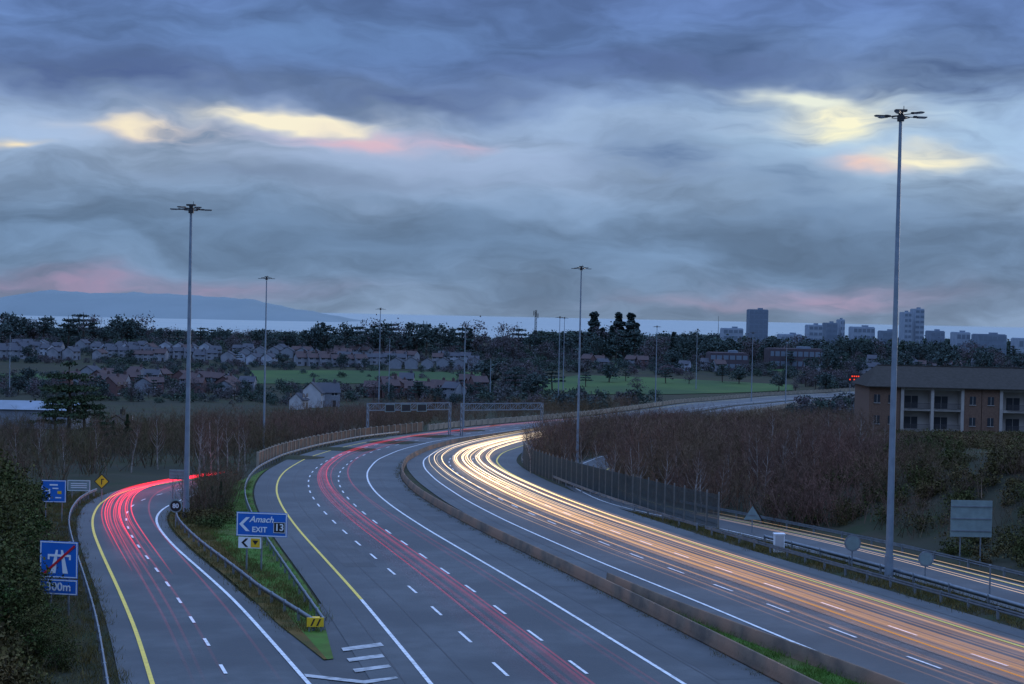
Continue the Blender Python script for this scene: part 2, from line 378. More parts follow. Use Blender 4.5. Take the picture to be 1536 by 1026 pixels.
def panel_fence(P,label,h=2.0,sp=3.2,mats=('conc_l','concrete')):
    P=resample(P,sp); c=np.array([P[0,0],P[0,1],float(gz(P[0,1]))]); e=empty('panel_fence',tuple(c))
    pm=MB(); pm.box((0,0,h/2+.08),(.3,.34,h+.16)); pm=pm.mesh('pier',[mats[0]])
    b=MB()
    for i in range(len(P)-1):
        p,q=P[i],P[i+1]; m=(p+q)/2; a=math.atan2(*(q-p)[::-1]); L=np.linalg.norm(q-p)
        b.box((m[0]-c[0],m[1]-c[1],float(gz(m[1]))-c[2]+h/2),(L,.12,h-.2),0,a)
        b.box((m[0]-c[0],m[1]-c[1],float(gz(m[1]))-c[2]+h-.05),(L-.3,.2,.1),0,a)
    b.obj('panel',[mats[1] if h>1.9 else mats[0]],e)
    for i,p in enumerate(P[:99]): 
        t=P[min(i+1,len(P)-1)]-P[max(i-1,0)]
        inst('pier',pm,e,(p[0]-c[0],p[1]-c[1],float(gz(p[1]))-c[2]),math.atan2(t[1],t[0]))
    tag(e,label,'fence')
panel_fence(clipY(off(W,-15.4),196,315),'pale concrete panel fence with piers beside the outbound road')
panel_fence(clipY(off(W,-15.4),318,480),'pale low parapet fence on the distant road bend',1.3)
panel_fence(clipY(off(W,-15.4),480,640),'pale parapet with railings along the distant road',1.3)
panel_fence(clipY(off(RW,15.6),400,650),'pale beige parapet on the near side of the distant road',1.7,3.6)
# ---------------------------------------------------------------- high masts
b=MB(); b.cyl((0,0,-.3),(0,0,.1),.24,.24,10,0); b.cyl((0,0,.1),(0,0,.35),.16,.2,8,0); b.box((0,0,.42),(.8,.4,.14),0); b.cyl((.2,0,.45),(.2,0,.75),.03,.02,5,0)
for k in range(12):
    a=k*math.pi/6; c=(k+1)*math.pi/6; b.cyl((math.cos(a)*.6,math.sin(a)*.6,-.05),(math.cos(c)*.6,math.sin(c)*.6,-.05),.03,.03,4,0)
HEAD=b.mesh('head_frame',['dark'])
b=MB(); b.box((.65,0,0),(1.0,.05,.05),0); b.box((1.45,0,.02),(.74,.36,.07),0); b.box((1.47,0,-.035),(.58,.28,.04),1); b.box((1.02,0,.03),(.2,.24,.13),0); LAMP=b.mesh('lamp',['dark','lens'])
def mast(u,v,Y,h,label='tall galvanised lighting mast with flat lamp cluster',sc=1.0,g='lighting masts along the motorway'):
    x,y,_=at(u,v,Y); z=tz(x,y); e=empty('lighting_mast',(x,y,z))
    b=MB(); b.cyl((0,0,0),(0,0,.06),.5*sc,.5*sc,12); b.cyl((0,0,.06),(0,0,1.6),.30*sc,.29*sc,12); b.cyl((0,0,1.6),(0,0,h-.3),.25*sc,.11*sc,12)
    b.obj('pole',['pole'],e); inst('head_frame',HEAD,e,(0,0,h),0,sc)
    for k in range(6):
        a=k*math.pi/3+.12; inst('lamp',LAMP,e,(0,0,h+(.12 if k%3 else .0)),a,sc)
    tag(e,label,'street lamp',g)
xA,yA=gp(279,778); mast(279,778,yA,27.6)
xB,yB=gp(1333,868); mast(1333,868,yB,31.6,'very tall lighting mast rising beside the guard rail')
for u,v,Y,h in [(396,640,243,29),(866,680,204,29),(568,610,395,29),(583,600,480,21),(837,612,450,28.6),(844,610,520,29),(695,640,330,24),(983,606,480,26.5),(1127,600,520,25),(1178,612,500,22.5),(1044,580,600,24.5),(735,600,480,15),(14,600,450,20)]:
    mast(u,v,Y,h,'distant slender lighting mast among the trees',.8)
# ---------------------------------------------------------------- gantries
def gantry(u0,u1,v,Y,h,label,panels):
    x0,_,_=at(u0,v,Y); x1,_,_=at(u1,v,Y+8); z=float(gz(Y)); w=x1-x0; e=empty('sign_gantry',(x0,Y,z),math.atan2(8,w)); w=math.hypot(w,8)
    for x in(0,w): 
        b=MB()
        for yy in(-.5,.5): b.cyl((x,yy,0),(x,yy,h),.14,.12,8)
        for k in range(5): b.cyl((x,-.5,k*h/5),(x,.5,(k+1)*h/5),.05,.05,5)
        b.obj('support_leg',['galv'],e)
    b=MB()
    for yy in(-.6,.6):
        for zz in(h-.1,h-1.5): b.box((w/2,yy,zz),(w,.12,.14))
        n=int(w/1.4)
        for k in range(n):
            a,c=k*w/n,(k+1)*w/n
            b.cyl((a,yy,h-1.5 if k%2==0 else h-.1),(c,yy,h-.1 if k%2==0 else h-1.5),.045,.045,5)
            b.box((a,yy,h-.8),(.08,.06,1.3))
    for k in range(int(w/1.4)): b.box((k*1.4,0,h-.1),(.06,1.2,.06))
    b.obj('truss',['galv'],e)
    for px in panels:
        b=MB(); b.box((px,-.75,h-1.0),(2.2,.14,1.6),0); b.box((px,-.83,h-1.0),(1.9,.02,1.3),1); b.obj('sign_panel',['signback','dark'],e)
    tag(e,label,'sign gantry','motorway sign gantries')
gantry(551,674,655,288,6.9,'steel truss gantry with sign panels over the outbound road',[4.5,8,11.5])
gantry(692,812,655,300,6.9,'steel truss gantry over the inbound road',[])
# ---------------------------------------------------------------- lettering
def text(body,size,mat,parent,loc,name='lettering',sx=1.0,bold=0,shear=0):
    cu=bpy.data.curves.new(name,'FONT'); cu.body=body; cu.size=size; cu.align_x='CENTER'; cu.align_y='CENTER'; cu.extrude=.004; cu.offset=bold; cu.shear=shear
    t=bpy.data.objects.new('t',cu); COL.objects.link(t); dg=bpy.context.evaluated_depsgraph_get(); dg.update()
    me=bpy.data.meshes.new_from_object(t.evaluated_get(dg)); me.name=name; bpy.data.objects.remove(t)
    me.materials.clear(); me.materials.append(M[mat])
    o=bpy.data.objects.new(name,me); o.location=loc; o.rotation_euler=(math.pi/2,0,0); o.scale=(sx,1,1); return link(o,parent)
def board(b,x0,x1,z0,z1,y,t,m,bord=None,bw=.06,mb=1):
    b.box(((x0+x1)/2,y,(z0+z1)/2),(x1-x0,t,z1-z0),m)
    if bord is not None:
        yf=y-t/2-.004
        b.box(((x0+x1)/2,yf,z1-bw),(x1-x0-bw*.8,.008,bw),mb); b.box(((x0+x1)/2,yf,z0+bw),(x1-x0-bw*.8,.008,bw),mb)
        b.box((x0+bw,yf,(z0+z1)/2),(bw,.008,z1-z0-3*bw),mb); b.box((x1-bw,yf,(z0+z1)/2),(bw,.008,z1-z0-3*bw),mb)
def chev(b,x,z,s,y,m,dirn=-1,w=.35):
    d=dirn
    for sg in(1,-1):
        pts=[(x+d*s*.5,y,z),(x-d*s*.25,y,z+sg*s*.75),(x-d*s*.25+(-d)*s*w,y,z+sg*s*.75),(x+d*s*.5-d*s*w,y,z)]
        b.poly(pts,m)
def posts(e,lst,r=.05,y=.1):
    for x,h in lst:
        b=MB(); b.cyl((x,y,-.2),(x,y,h),r,r,10); b.obj('post',['galv'],e)
x,y=gp(391,858); z=float(gz(y)); e=empty('exit_sign',(x,y,z),math.radians(-6))
posts(e,((0,3.9),(-1.0,3.9)),.06,.12)
b=MB(); board(b,-1.7,1.75,2.35,3.95,0,.06,0,1); chev(b,-1.2,3.15,.62,-.045,1,-1,.42); b.obj('sign_panel',['blue','swhite'],e)
text('Amach',.58,'swhite',e,(.0,-.05,3.48),bold=.01,shear=.3)
text('EXIT',.5,'swhite',e,(-.12,-.05,2.8),bold=.012)
b=MB(); board(b,.82,1.64,2.62,3.36,-.045,.02,0,1,.03); b.obj('number_plate',['sblack','swhite'],e); text('13',.64,'swhite',e,(1.23,-.075,2.99),bold=.014)
b=MB(); board(b,-1.55,0.0,1.55,2.28,0,.05,0); b.obj('lane_panel',['swhite'],e)
b=MB(); chev(b,-1.15,1.915,.38,-.04,1,-1,.5); board(b,-.7,-.08,1.62,2.21,-.035,.012,2)
b.poly([(-.6,-.05,2.08),(-.39,-.05,1.78),(-.18,-.05,2.08)],1); b.obj('arrow_symbol',['swhite','sblack','syel'],e)
tag(e,'blue exit 13 sign with white chevron on the grass verge','road sign')
x,y=gp(104,925); e=empty('motorway_sign',(x,y,float(gz(y))),math.radians(-8)); MSX,MSY=x,y
posts(e,((-.1,4.0),(-1.1,4.0)),.06,.1)
b=MB(); board(b,-1.7,.43,2.05,4.0,0,.05,0,1,.05)
yy=-.033; cx=-.6; cz=3.0
b.poly([(cx-.5,yy,cz-.7),(cx-.2,yy,cz-.7),(cx-.08,yy,cz+.55),(cx-.2,yy,cz+.55)],1); b.poly([(cx+.2,yy,cz-.7),(cx+.5,yy,cz-.7),(cx+.2,yy,cz+.55),(cx+.08,yy,cz+.55)],1)
b.box((cx,yy-.005,cz+.25),(1.3,.01,.12),1); b.box((cx-.6,yy-.004,cz+.13),(.1,.01,.2),1); b.box((cx+.6,yy-.004,cz+.13),(.1,.01,.2),1)
b.obj('sign_panel',['blue','swhite'],e)
b=MB(); b.box((0,0,0),(2.35,.012,.12),0,mat=Matrix.Rotation(math.radians(-42),3,'Y')); b.obj('red_bar',['red'],e,(cx,-.055,3.02))
b=MB(); board(b,-1.7,.43,1.15,1.97,0,.05,0,1,.05); b.obj('distance_plate',['blue','swhite'],e); text('300m',.62,'swhite',e,(-.62,-.04,1.56),bold=.012)
tag(e,'blue end of motorway sign with red bar and distance plate','road sign')
def simple_sign(u,v,parts,label,name='road_sign',rz=0,ps=((0,3.5),)):
    x,y=gp(u,v); e=empty(name,(x,y,tz(x,y)),rz); posts(e,ps,.05,.08)
    parts(e); return tag(e,label,'road sign')
def p1(e):
    b=MB(); board(b,-1.05,1.05,1.7,3.6,0,.05,0,1,.05); b.box((-.35,-.035,2.4),(.1,.012,.9),1); b.box((.0,-.035,3.2),(.7,.012,.12),1); b.box((.15,-.035,2.9),(.5,.012,.1),1); b.box((-.55,-.035,2.7),(.3,.012,.08),1)
    b.box((.5,-.035,2.55),(.35,.012,.25),2); b.box((.4,-.035,2.1),(.5,.012,.1),1); b.obj('sign_panel',['blue','swhite','syel'],e)
simple_sign(80,783,p1,'blue direction sign with white route diagram beside the slip road',ps=((-.7,3.5),(.7,3.5)))
def p2(e):
    b=MB(); board(b,-1.15,1.15,.9,2.0,0,.05,0,1,.05,1); 
    for zz in (1.65,1.45,1.25): b.box((0,-.035,zz),(1.6,.012,.07),1)
    b.obj('sign_panel',['signback','swhite'],e)
simple_sign(118,750,p2,'pale rectangular information sign beside the slip road',ps=((-.7,1.9),(.7,1.9)))
def p3(e):
    b=MB(); s=.75; c=2.1
    b.poly([(-s,0,c),(0,0,c-s),(s,0,c),(0,0,c+s)],1); b.poly([(-s,.04,c),(0,.04,c+s),(s,.04,c),(0,.04,c-s)],1); s*=.86
    b.poly([(-s,-.005,c),(0,-.005,c-s),(s,-.005,c),(0,-.005,c+s)],0); b.box((0,-.012,c-.05),(.1,.01,.5),1); b.box((.1,-.012,c+.22),(.28,.01,.1),1); b.obj('sign_panel',['syel','sblack'],e)
simple_sign(152,754,p3,'yellow diamond warning sign with black symbol',ps=((0,1.6),))
def disc(e,r,zc,m1,m2,txt=None,y=-.02):
    b=MB(); b.cyl((0,y,zc),(0,y+.04,zc),r,r,28,1); b.cyl((0,y-.008,zc),(0,y-.001,zc),r*.82,r*.82,28,0); b.obj('sign_panel',[m1,m2],e)
    if txt: text(txt,r*.95,'swhite',e,(0,y-.018,zc),bold=.01)
simple_sign(263,793,lambda e:disc(e,.55,1.9,'sblack','signback','80'),'round dark speed limit sign on the verge',ps=((0,1.8),))
def back(w,z0,z1):
    def f(e):
        b=MB(); board(b,-w/2,w/2,z0,z1,0,.05,0); 
        for k in range(3): b.box((0,-.05,z0+(z1-z0)*(k+.5)/3),(w-.1,.05,.08),1)
        b.obj('sign_panel',['signback','galv'],e)
    return f
simple_sign(1455,850,back(3.05,2.2,4.9),'large rectangular sign seen from behind on two posts','road_sign',0,((-.75,4.6),(.75,4.6)))
simple_sign(266,752,back(1.7,2.2,3.2),'small grey sign seen from behind among bare trees','road_sign',0,((-.5,3),(.5,3)))
for u,v,r,h in((1278,852,.6,1.8),(1388,874,.52,1.6)):
    simple_sign(u,v,lambda e:disc(e,r,h,'signback','galv'),'round sign seen from behind beside the guard rail',ps=((0,h),))
def tri(e):
    b=MB(); b.poly([(-.75,0,1.2),(.75,0,1.2),(0,0,2.4)],0); b.poly([(-.75,.04,1.2),(0,.04,2.4),(.75,.04,1.2)],0); b.box((0,-.03,1.6),(.7,.04,.06),1); b.obj('sign_panel',['signback','galv'],e)
simple_sign(1128,800,tri,'triangular warning sign seen from behind',ps=((0,1.9),))
x,y=gp(1484,905); e=empty('marker_post',(x,y,tz(x,y))); b=MB(); b.cyl((0,0,0),(0,0,2.3),.06,.05,8); b.cyl((0,0,2.3),(0,0,2.36),.09,.09,8); b.obj('pole',['galv'],e); tag(e,'slim grey pole by the guard rail','post')
x,y=gp(1168,829); e=empty('roadside_cabinet',(x,y,tz(x,y))); b=MB(); b.box((0,0,.75),(.8,.5,1.4)); b.box((0,0,1.48),(.88,.58,.08)); b.box((0,0,.03),(.9,.6,.08),1); b.obj('housing',['swhite','conc_l'],e); b=MB(); b.box((0,-.26,.78),(.66,.02,1.2)); b.box((.22,-.28,.8),(.04,.03,.15)); b.obj('door',['render_w'],e); tag(e,'white roadside equipment cabinet by the guard rail','cabinet')
x,y=tipw; e=empty('barrier_terminal',(x,y,float(gz(y))),.1); b=MB(); b.box((.1,-.3,.56),(.86,.08,.46)); b.box((.1,.2,.5),(.4,.8,.34)); b.obj('end_plate',['syel'],e)
for dx in(0,.3):
    b=MB(); b.poly([(-.15+dx,-.35,.38),(-.06+dx,-.35,.38),(.1+dx,-.35,.74),(.01+dx,-.35,.74)]); b.obj('stripe',['sblack'],e)
for dx in(-.2,.4):
    b=MB(); b.box((dx,-.24,.17),(.09,.09,.34)); b.obj('post',['galv'],e)
tag(e,'yellow and black end terminal where two guard rails meet','barrier terminal')
x,y,_=at(1287,590,520); e=empty('message_sign',(x,y,float(gz(y))))
for sx in(-3,3): b=MB(); b.cyl((sx,0,0),(sx,0,7),.15,.15,8); b.obj('support_leg',['galv'],e)
zb=at(1287,567,520)[2]-float(gz(y)); b=MB(); b.box((0,0,zb),(8,.4,3.2)); b.obj('housing',['dark'],e)
b=MB()
for r in range(2):
    for k in range(9):
        if (k*7+r*3)%5: b.box((-3.1+k*.78,-.22,zb+.6-r*1.2),(.5,.03,.45))
b.obj('led_text',['led'],e); tag(e,'dark electronic message sign with red lit lettering','message sign')

# ---------------------------------------------------------------- light streaks left by traffic
def trail(P,offs,z,r,colf,label,cat='light trail',grp=None,wob=.12,y0=0,y1=999):
    ph=random.uniform(0,6); s=np.arange(len(P))
    Q=off(P,offs+wob*np.sin(s*.045+ph)+wob*.5*np.sin(s*.11+ph*2)); m=(Q[:,1]>=y0)&(Q[:,1]<=y1); Q=Q[m]
    if len(Q)<3: return
    V,Fc=sweep(Q,[(-r,z),(r,z),(0,z+r)])
    me=npmesh('light_trail',V,Fc,['glow']); a=me.color_attributes.new('glow','FLOAT_COLOR','POINT')
    c=np.ones((len(V),4),np.float32); yy=np.repeat(Q[:,1],3); c[:,:3]=colf(yy); a.data.foreach_set('color',c.ravel())
    o=link(bpy.data.objects.new('light_trail',me)); tag(o,label,cat,grp)
def fade(y,ys,vs): return np.interp(y,ys,vs)[:,None]
for k in range(13):
    o_=.7+2.6*(k+random.random())/13; st=random.uniform(.3,.9); yc=random.uniform(86,106)
    trail(LY,o_,random.choice([.6,.75,.9]),random.uniform(.025,.055),lambda y,st=st,yc=yc:np.array([1,.012,.035])*st*fade(y,[yc-2,yc+10,130,150,190],[.0,.28,.9,1.3,1.4]),'thin red tail light streak along the exit slip road',grp='red traffic light streaks',y0=yc-2)
for o_ in (1.3,1.8,2.7,4.9):
    trail(LY,o_,.7,.07,lambda y:np.array([.3,.015,.03])*fade(y,[55,68,95,180],[.0,.05,.2,.3]),'faint red tail light streak along the exit slip road',grp='red traffic light streaks',y0=55)
for o_,st,r in ((-5.0,.5,.045),(-5.2,.3,.08),(-6.1,.35,.06),(-6.3,.55,.03),(-4.7,.3,.04),(-5.9,.2,.11),(-2.3,.2,.05),(-2.6,.1,.08),(-5.5,.16,.2)):
    trail(W,o_+.0,random.choice([.6,.8]),r,lambda y,st=st:np.array([.75,.012,.06])*st*fade(y,[40,75,130,180,230,300,400],[.10,.16,.30,.46,.4,.3,.0]),'thin dark red tail light streak over the outbound road',grp='red traffic light streaks',y1=400)
for k in range(38):
    lane=[1.9,5.6,5.6,9.2,5.6,9.2,7.4][k%7]; o_=lane+random.choice([-.7,.7])+random.uniform(-.5,.5); st=random.uniform(.25,1.0)**1.3; w=random.random()
    ca=np.array([1,.68,.34])*(1-w)+np.array([1,.80,.52])*w; cb=np.array([1,.47,.13])
    def cf(y,st=st,ca=ca,cb=cb):
        t=np.clip((y-85)/90,0,1)[:,None]; return (cb*(1-t)+ca*t)*st*fade(y,[40,80,115,150,180,260,300,330],[.075,.105,.21,.58,1.1,1.1,.5,.0])
    trail(RW,o_,random.uniform(.55,.8),random.uniform(.022,.055),cf,'warm golden headlight streak along the inbound road',grp='headlight streaks on the inbound road',y1=330)
for o_,st in ((4.6,.08),(6.3,.10),(8.6,.08),(5.4,.07)):
    trail(RW,o_,.6,.3,lambda y,st=st:np.array([1,.5,.18])*st*fade(y,[40,100,170,230,300],[.55,.75,1,.6,0]),'broad faint amber streak along the inbound road',grp='headlight streaks on the inbound road',y1=300)
for k in range(4):
    o_=(-.9,-.5,.7,1.1)[k]; st=random.uniform(.5,1)
    trail(S2,o_,random.uniform(.5,.8),.03,lambda y,st=st:np.array([1,.68,.42])*st*fade(y,[60,95,120,138],[.55,.5,.3,.1]),'pale headlight streak along the entry slip road',grp='headlight streaks on the entry slip road',y1=138)

# ---------------------------------------------------------------- plants
def perp(D):
    r=rng.normal(size=D.shape); p=np.cross(D,r); return p/np.linalg.norm(p,axis=1)[:,None]
def twigs(h,nst,ntw,nsub,spread,w):
    tris=[]
    def add(p,q,w0):
        D=q-p; n=perp(D)*(w0[:,None]/2 if np.ndim(w0) else w0/2); tris.append(np.stack([p-n,p+n,q],1))
    base=rng.normal(scale=.12*h*spread,size=(nst,3)); base[:,2]=0
    d=np.column_stack([rng.normal(scale=.3*spread,size=(nst,2)),np.ones(nst)]); d/=np.linalg.norm(d,axis=1)[:,None]
    L=h*rng.uniform(.6,.95,nst); tip=base+d*L[:,None]; add(base,tip,np.full(nst,w*2.0))
    i=rng.integers(0,nst,ntw); f=rng.uniform(.2,.97,ntw); p=base[i]+d[i]*(L[i]*f)[:,None]
    dd=d[i]*.8+np.column_stack([rng.normal(scale=.65,size=(ntw,2)),rng.uniform(0,.5,ntw)]); dd/=np.linalg.norm(dd,axis=1)[:,None]
    l=h*rng.uniform(.12,.32,ntw)*(1.15-f*.5); q=p+dd*l[:,None]; add(p,q,np.full(ntw,w*.9))
    ns=ntw*nsub; j=rng.integers(0,ntw,ns); f=rng.uniform(.25,1,ns); p2=p[j]+(q[j]-p[j])*f[:,None]
    d2=dd[j]+rng.normal(scale=.7,size=(ns,3)); d2/=np.linalg.norm(d2,axis=1)[:,None]; q2=p2+d2*(h*rng.uniform(.05,.13,ns))[:,None]; add(p2,q2,np.full(ns,w*.6))
    T=np.concatenate(tris); return T.reshape(-1,3),np.arange(len(T)*3).reshape(-1,3)
def leaves(C,size):
    n=len(C); a=rng.normal(size=(n,3)); a/=np.linalg.norm(a,axis=1)[:,None]; b_=perp(a); s=size*rng.uniform(.6,1.4,n)[:,None]
    Q=np.stack([C-a*s-b_*s*.6,C+a*s*.2-b_*s*.9,C+a*s+b_*s*.5,C-a*s*.3+b_*s*.9],1); return Q.reshape(-1,3),np.arange(n*4).reshape(-1,4)
def crown_pts(nc,per,rx,rz,cz,cr=.28,flat=1.0,tiers=0):
    d=rng.normal(size=(nc,3)); d/=np.linalg.norm(d,axis=1)[:,None]; r=rng.uniform(.35,1,nc)**.6
    c=d*r[:,None]*np.array([rx,rx,rz]); 
    if tiers:
        f=np.clip((c[:,2]/rz+1)/2,0,1); f=np.round(f*tiers)/tiers; c[:,2]=(f*2-1)*rz; k_=np.maximum(np.hypot(c[:,0],c[:,1]),.1); rad=rx*(1.1-.8*f)*rng.uniform(.2,1.15,nc); c[:,0]*=rad/k_; c[:,1]*=rad/k_
    c[:,2]+=cz; c[:,:2]*=(1+.2*rng.normal(size=(nc,1)))
    k=rng.normal(size=(nc,per,3))*cr*rx*.5*rng.uniform(.6,1.3,(nc,1,1)); k[:,:,2]*=flat*.8
    return (c[:,None]+k).reshape(-1,3),c
def conifer_pts(h,r,n):
    f=rng.uniform(.12,1,n)**.8; z=h*f; tier=.75+.35*np.sin(f*34); rr=r*(1-f*.93)*tier*rng.uniform(.3,1,n)**.5; a=rng.uniform(0,2*math.pi,n)
    rr*=1+.25*np.sin(a*3+f*9)
    return np.column_stack([rr*np.cos(a),rr*np.sin(a),z-rr*.25])
def scatter(name,temps,pl,mats,kind='stuff'):
    Vs=[];Fs=[];o_=0
    for (x,y,z,s,r,t) in pl:
        Vt,Ft=temps[t]; c,sn=math.cos(r),math.sin(r); sx=s if np.ndim(s)==0 else s[0]; sz=s if np.ndim(s)==0 else s[1]
        Vs.append(np.column_stack([(Vt[:,0]*c-Vt[:,1]*sn)*sx+x,(Vt[:,0]*sn+Vt[:,1]*c)*sx+y,Vt[:,2]*sz+z])); Fs.append(Ft+o_); o_+=len(Vt)
    me=npmesh(name,np.concatenate(Vs),np.concatenate(Fs),mats); o=link(bpy.data.objects.new(name,me)); o['kind']=kind; return o
def region(n,x0,x1,y0,y1,cond=None):
    X=rng.uniform(x0,x1,n); Y=rng.uniform(y0,y1,n)
    if cond is not None: m=cond(X,Y); X=X[m];Y=Y[m]
    return X,Y,terrain(X,Y)
TW=[twigs(1,6,40,4,1.15,.0075) for _ in range(8)]
def dS2(X,Y): return sdist(X,Y,S2R[::3])
mainL=off(W,-16.5)[::3]; RYo=off(RW,16.5)[::3]; S2L=off(S2,-4.6)[::3]
# the wood's top edge follows the photographed skyline (surveyed as elevation angles)
def room(x,y,z):
    u=768+x/y*F; v=np.interp(u,[780,800,870,950,1040,1150,1290,1305,1340,1600],[636,616,608,606,606,603,608,634,644,648])
    return at(u,v,y)[2]-z
def cap(x,y,z,h,lo=.5,a=.78,b_=1.06):
    return max(lo,min(h,room(x,y,z)*random.uniform(a,b_)))
X,Y,Z=region(9000,2,75,128,330,lambda x,y:(dS2(x,y)>1)&(dS2(x,y)<44)&~((y>226)&(x>54))&~((y<165)&(x>.36*y-8))&(sdist(x,y,RYo)>1))
idx=rng.permutation(len(X))[:2000]; dd=dS2(X[idx],Y[idx])
pl=[(X[i],Y[i],Z[i],cap(X[i],Y[i],Z[i],rng.uniform(.55,1.12)*(9.0-3.0*min(1,max(0,d)/35))*(.75 if Y[i]<160 else 1)),rng.uniform(0,6.28),rng.integers(0,8)) for i,d in zip(idx,dd)]
X,Y,Z=region(16000,-5,60,132,345,lambda x,y:(sdist(x,y,RYo)>1)&((sdist(x,y,S2L)<0)|(y>262))&(sdist(x,y,RYo)<22))
pl+=[(X[i],Y[i],Z[i],cap(X[i],Y[i],Z[i],rng.uniform(5.0,8.8)*(.62 if Y[i]<150 else 1)),rng.uniform(0,6.28),rng.integers(0,8)) for i in range(min(len(X),800))]
# wood in front of the far road
X,Y,Z=region(5000,20,150,320,520,lambda x,y:(sdist(x,y,RYo)>2)&(sdist(x,y,RYo)<45))
pl+=[(X[i],Y[i],Z[i],cap(X[i],Y[i],Z[i],rng.uniform(4.0,8.0)),rng.uniform(0,6.28),rng.integers(0,8)) for i in range(min(len(X),450))]
scatter('bare_thicket',TW,pl,['twig'])
X,Y,Z=region(4000,-75,-20,225,440,lambda x,y:(-sdist(x,y,mainL)>1)&(-sdist(x,y,mainL)<34)); 
pl=[(X[i],Y[i],Z[i],rng.uniform(3.8,7.2),rng.uniform(0,6.28),rng.integers(0,8)) for i in range(min(len(X),750))]
X,Y,Z=region(3000,-40,90,330,470,lambda x,y:(-sdist(x,y,mainL)>1)&(-sdist(x,y,mainL)<30)); 
pl+=[(X[i],Y[i],Z[i],rng.uniform(3.0,6.0),rng.uniform(0,6.28),rng.integers(0,8)) for i in range(min(len(X),420))]
scatter('bare_thicket',TW,pl,['twig'])
X,Y,Z=region(2200,-110,-36,150,260,lambda x,y:(-sdist(x,y,LY[::3])>4)&(-sdist(x,y,mainL)>2)&((x<-50)|(y>190)))
pl=[(X[i],Y[i],Z[i],rng.uniform(4.0,7.2),rng.uniform(0,6.28),rng.integers(0,8)) for i in range(min(len(X),850))]
X,Y,Z=region(1200,-44,-26,126,200,lambda x,y:(sdist(x,y,SR[::2])>2.2)&(-sdist(x,y,mainL)>-.6))
pl+=[(X[i],Y[i],Z[i],rng.uniform(1.6,5.2),rng.uniform(0,6.28),rng.integers(0,8)) for i in range(min(len(X),280))]
scatter('bare_thicket',TW,pl,['twig_d'])
LC=[leaves(crown_pts(11,52,1,.55,.5,.55)[0],.06) for _ in range(4)]
def dLY(x,y): return -sdist(x,y,LY[::2])
X,Y,Z=region(4000,-60,-14,38,150,lambda x,y:(dLY(x,y)>3.4)&(dLY(x,y)<24)); dd=dLY(X,Y)
pl=[(X[i],Y[i],Z[i]-.2,rng.uniform(.9,1.7)*(.45+.55*min(1,(dd[i]-3.4)/4))*(1 if Y[i]<95 else .7),rng.uniform(0,6.28),rng.integers(0,4)) for i in range(min(len(X),1000)) if not (dd[i]<6 and 66<Y[i]<84 and random.random()<.6)]
X,Y,Z=region(700,-40,-24,118,160,lambda x,y:(sdist(x,y,SR[::2])>2.6)&(-sdist(x,y,mainL)>-.2))
pl+=[(X[i],Y[i],Z[i]-.2,rng.uniform(.4,1.1),rng.uniform(0,6.28),rng.integers(0,4)) for i in range(min(len(X),90))]
scatter('roadside_scrub',LC,pl,['leaf_o'])
X,Y,Z=region(700,-60,-16,45,150,lambda x,y:(dLY(x,y)>3.0)&(dLY(x,y)<24))
pl=[(X[i],Y[i],Z[i],rng.uniform(1.0,3.0),rng.uniform(0,6.28),rng.integers(0,8)) for i in range(min(len(X),260))]
scatter('roadside_brush',TW,pl,['twig_d'])
X,Y,Z=region(9000,16,105,82,235,lambda x,y:(dS2(x,y)>3.2)&(dS2(x,y)<62)&(x>.20*y-2)&~((y>236)&(x>54)))
sel=(np.sin(X*.22+Y*.09)+np.sin(X*.11-Y*.16+2)+rng.normal(size=len(X))*.6)>-.55
X,Y,Z=X[sel],Y[sel],Z[sel]
pl=[(X[i],Y[i],Z[i]-.2,max(.35,min(rng.uniform(.4,1.5),random.uniform(.6,1.0)*room(X[i],Y[i],Z[i]))),rng.uniform(0,6.28),rng.integers(0,4)) for i in range(min(len(X),1800))]
scatter('bank_scrub',LC,pl,['leaf_k'])
X,Y,Z=region(5000,20,95,88,232,lambda x,y:(dS2(x,y)>4)&(x>.22*y-2)&(dS2(x,y)<60)&~((y>226)&(x>50)))
pl=[(X[i],Y[i],Z[i],cap(X[i],Y[i],Z[i],rng.uniform(1.2,4.2),.5,.6,1.15),rng.uniform(0,6.28),rng.integers(0,8)) for i in range(min(len(X),1700))]
scatter('bank_brush',TW,pl[::2],['twig_d']); scatter('bank_brush',TW,pl[1::2],['twig'])
def tuft():
    n=26; p=np.column_stack([rng.normal(scale=.28,size=(n,2)),np.zeros(n)]); q=p+np.column_stack([rng.normal(scale=.12,size=(n,2)),rng.uniform(.15,.42,n)]); w=perp(q-p)*.012
    return np.stack([p-w,p+w,q],1).reshape(-1,3),np.arange(n*3).reshape(-1,3)
TF=[tuft() for _ in range(4)]
X,Y,Z=region(9000,-42,-10,72,170,lambda x,y:(sdist(x,y,SR[::2])>3.2)&(sdist(x,y,mainL+0)<2.6))
pl=[(X[i],Y[i],Z[i],rng.uniform(.5,1.1),rng.uniform(0,6.28),rng.integers(0,4)) for i in range(min(len(X),2600))]
def dWm(x,y): return (sdist(x,y,off(W,4.9))>.05)
w2p=WALL2[::2]
X,Y,Z=region(14000,2,24,40,92,lambda x,y:dWm(x,y)&(sdist(x,y,w2p)<-.25))
pl+=[(X[i],Y[i],Z[i]+.05,rng.uniform(.5,1.2),rng.uniform(0,6.28),rng.integers(0,4)) for i in range(min(len(X),700))]
scatter('grass_tufts',TF,pl,['blade'])
X,Y,Z=region(14000,-42,-10,72,170,lambda x,y:(sdist(x,y,SR[::2])>1.1)&(sdist(x,y,SR[::2])<4.2)&(sdist(x,y,mainL)<2.6))
pl=[(X[i],Y[i],Z[i],rng.uniform(.6,1.4),rng.uniform(0,6.28),rng.integers(0,4)) for i in range(min(len(X),1900))]
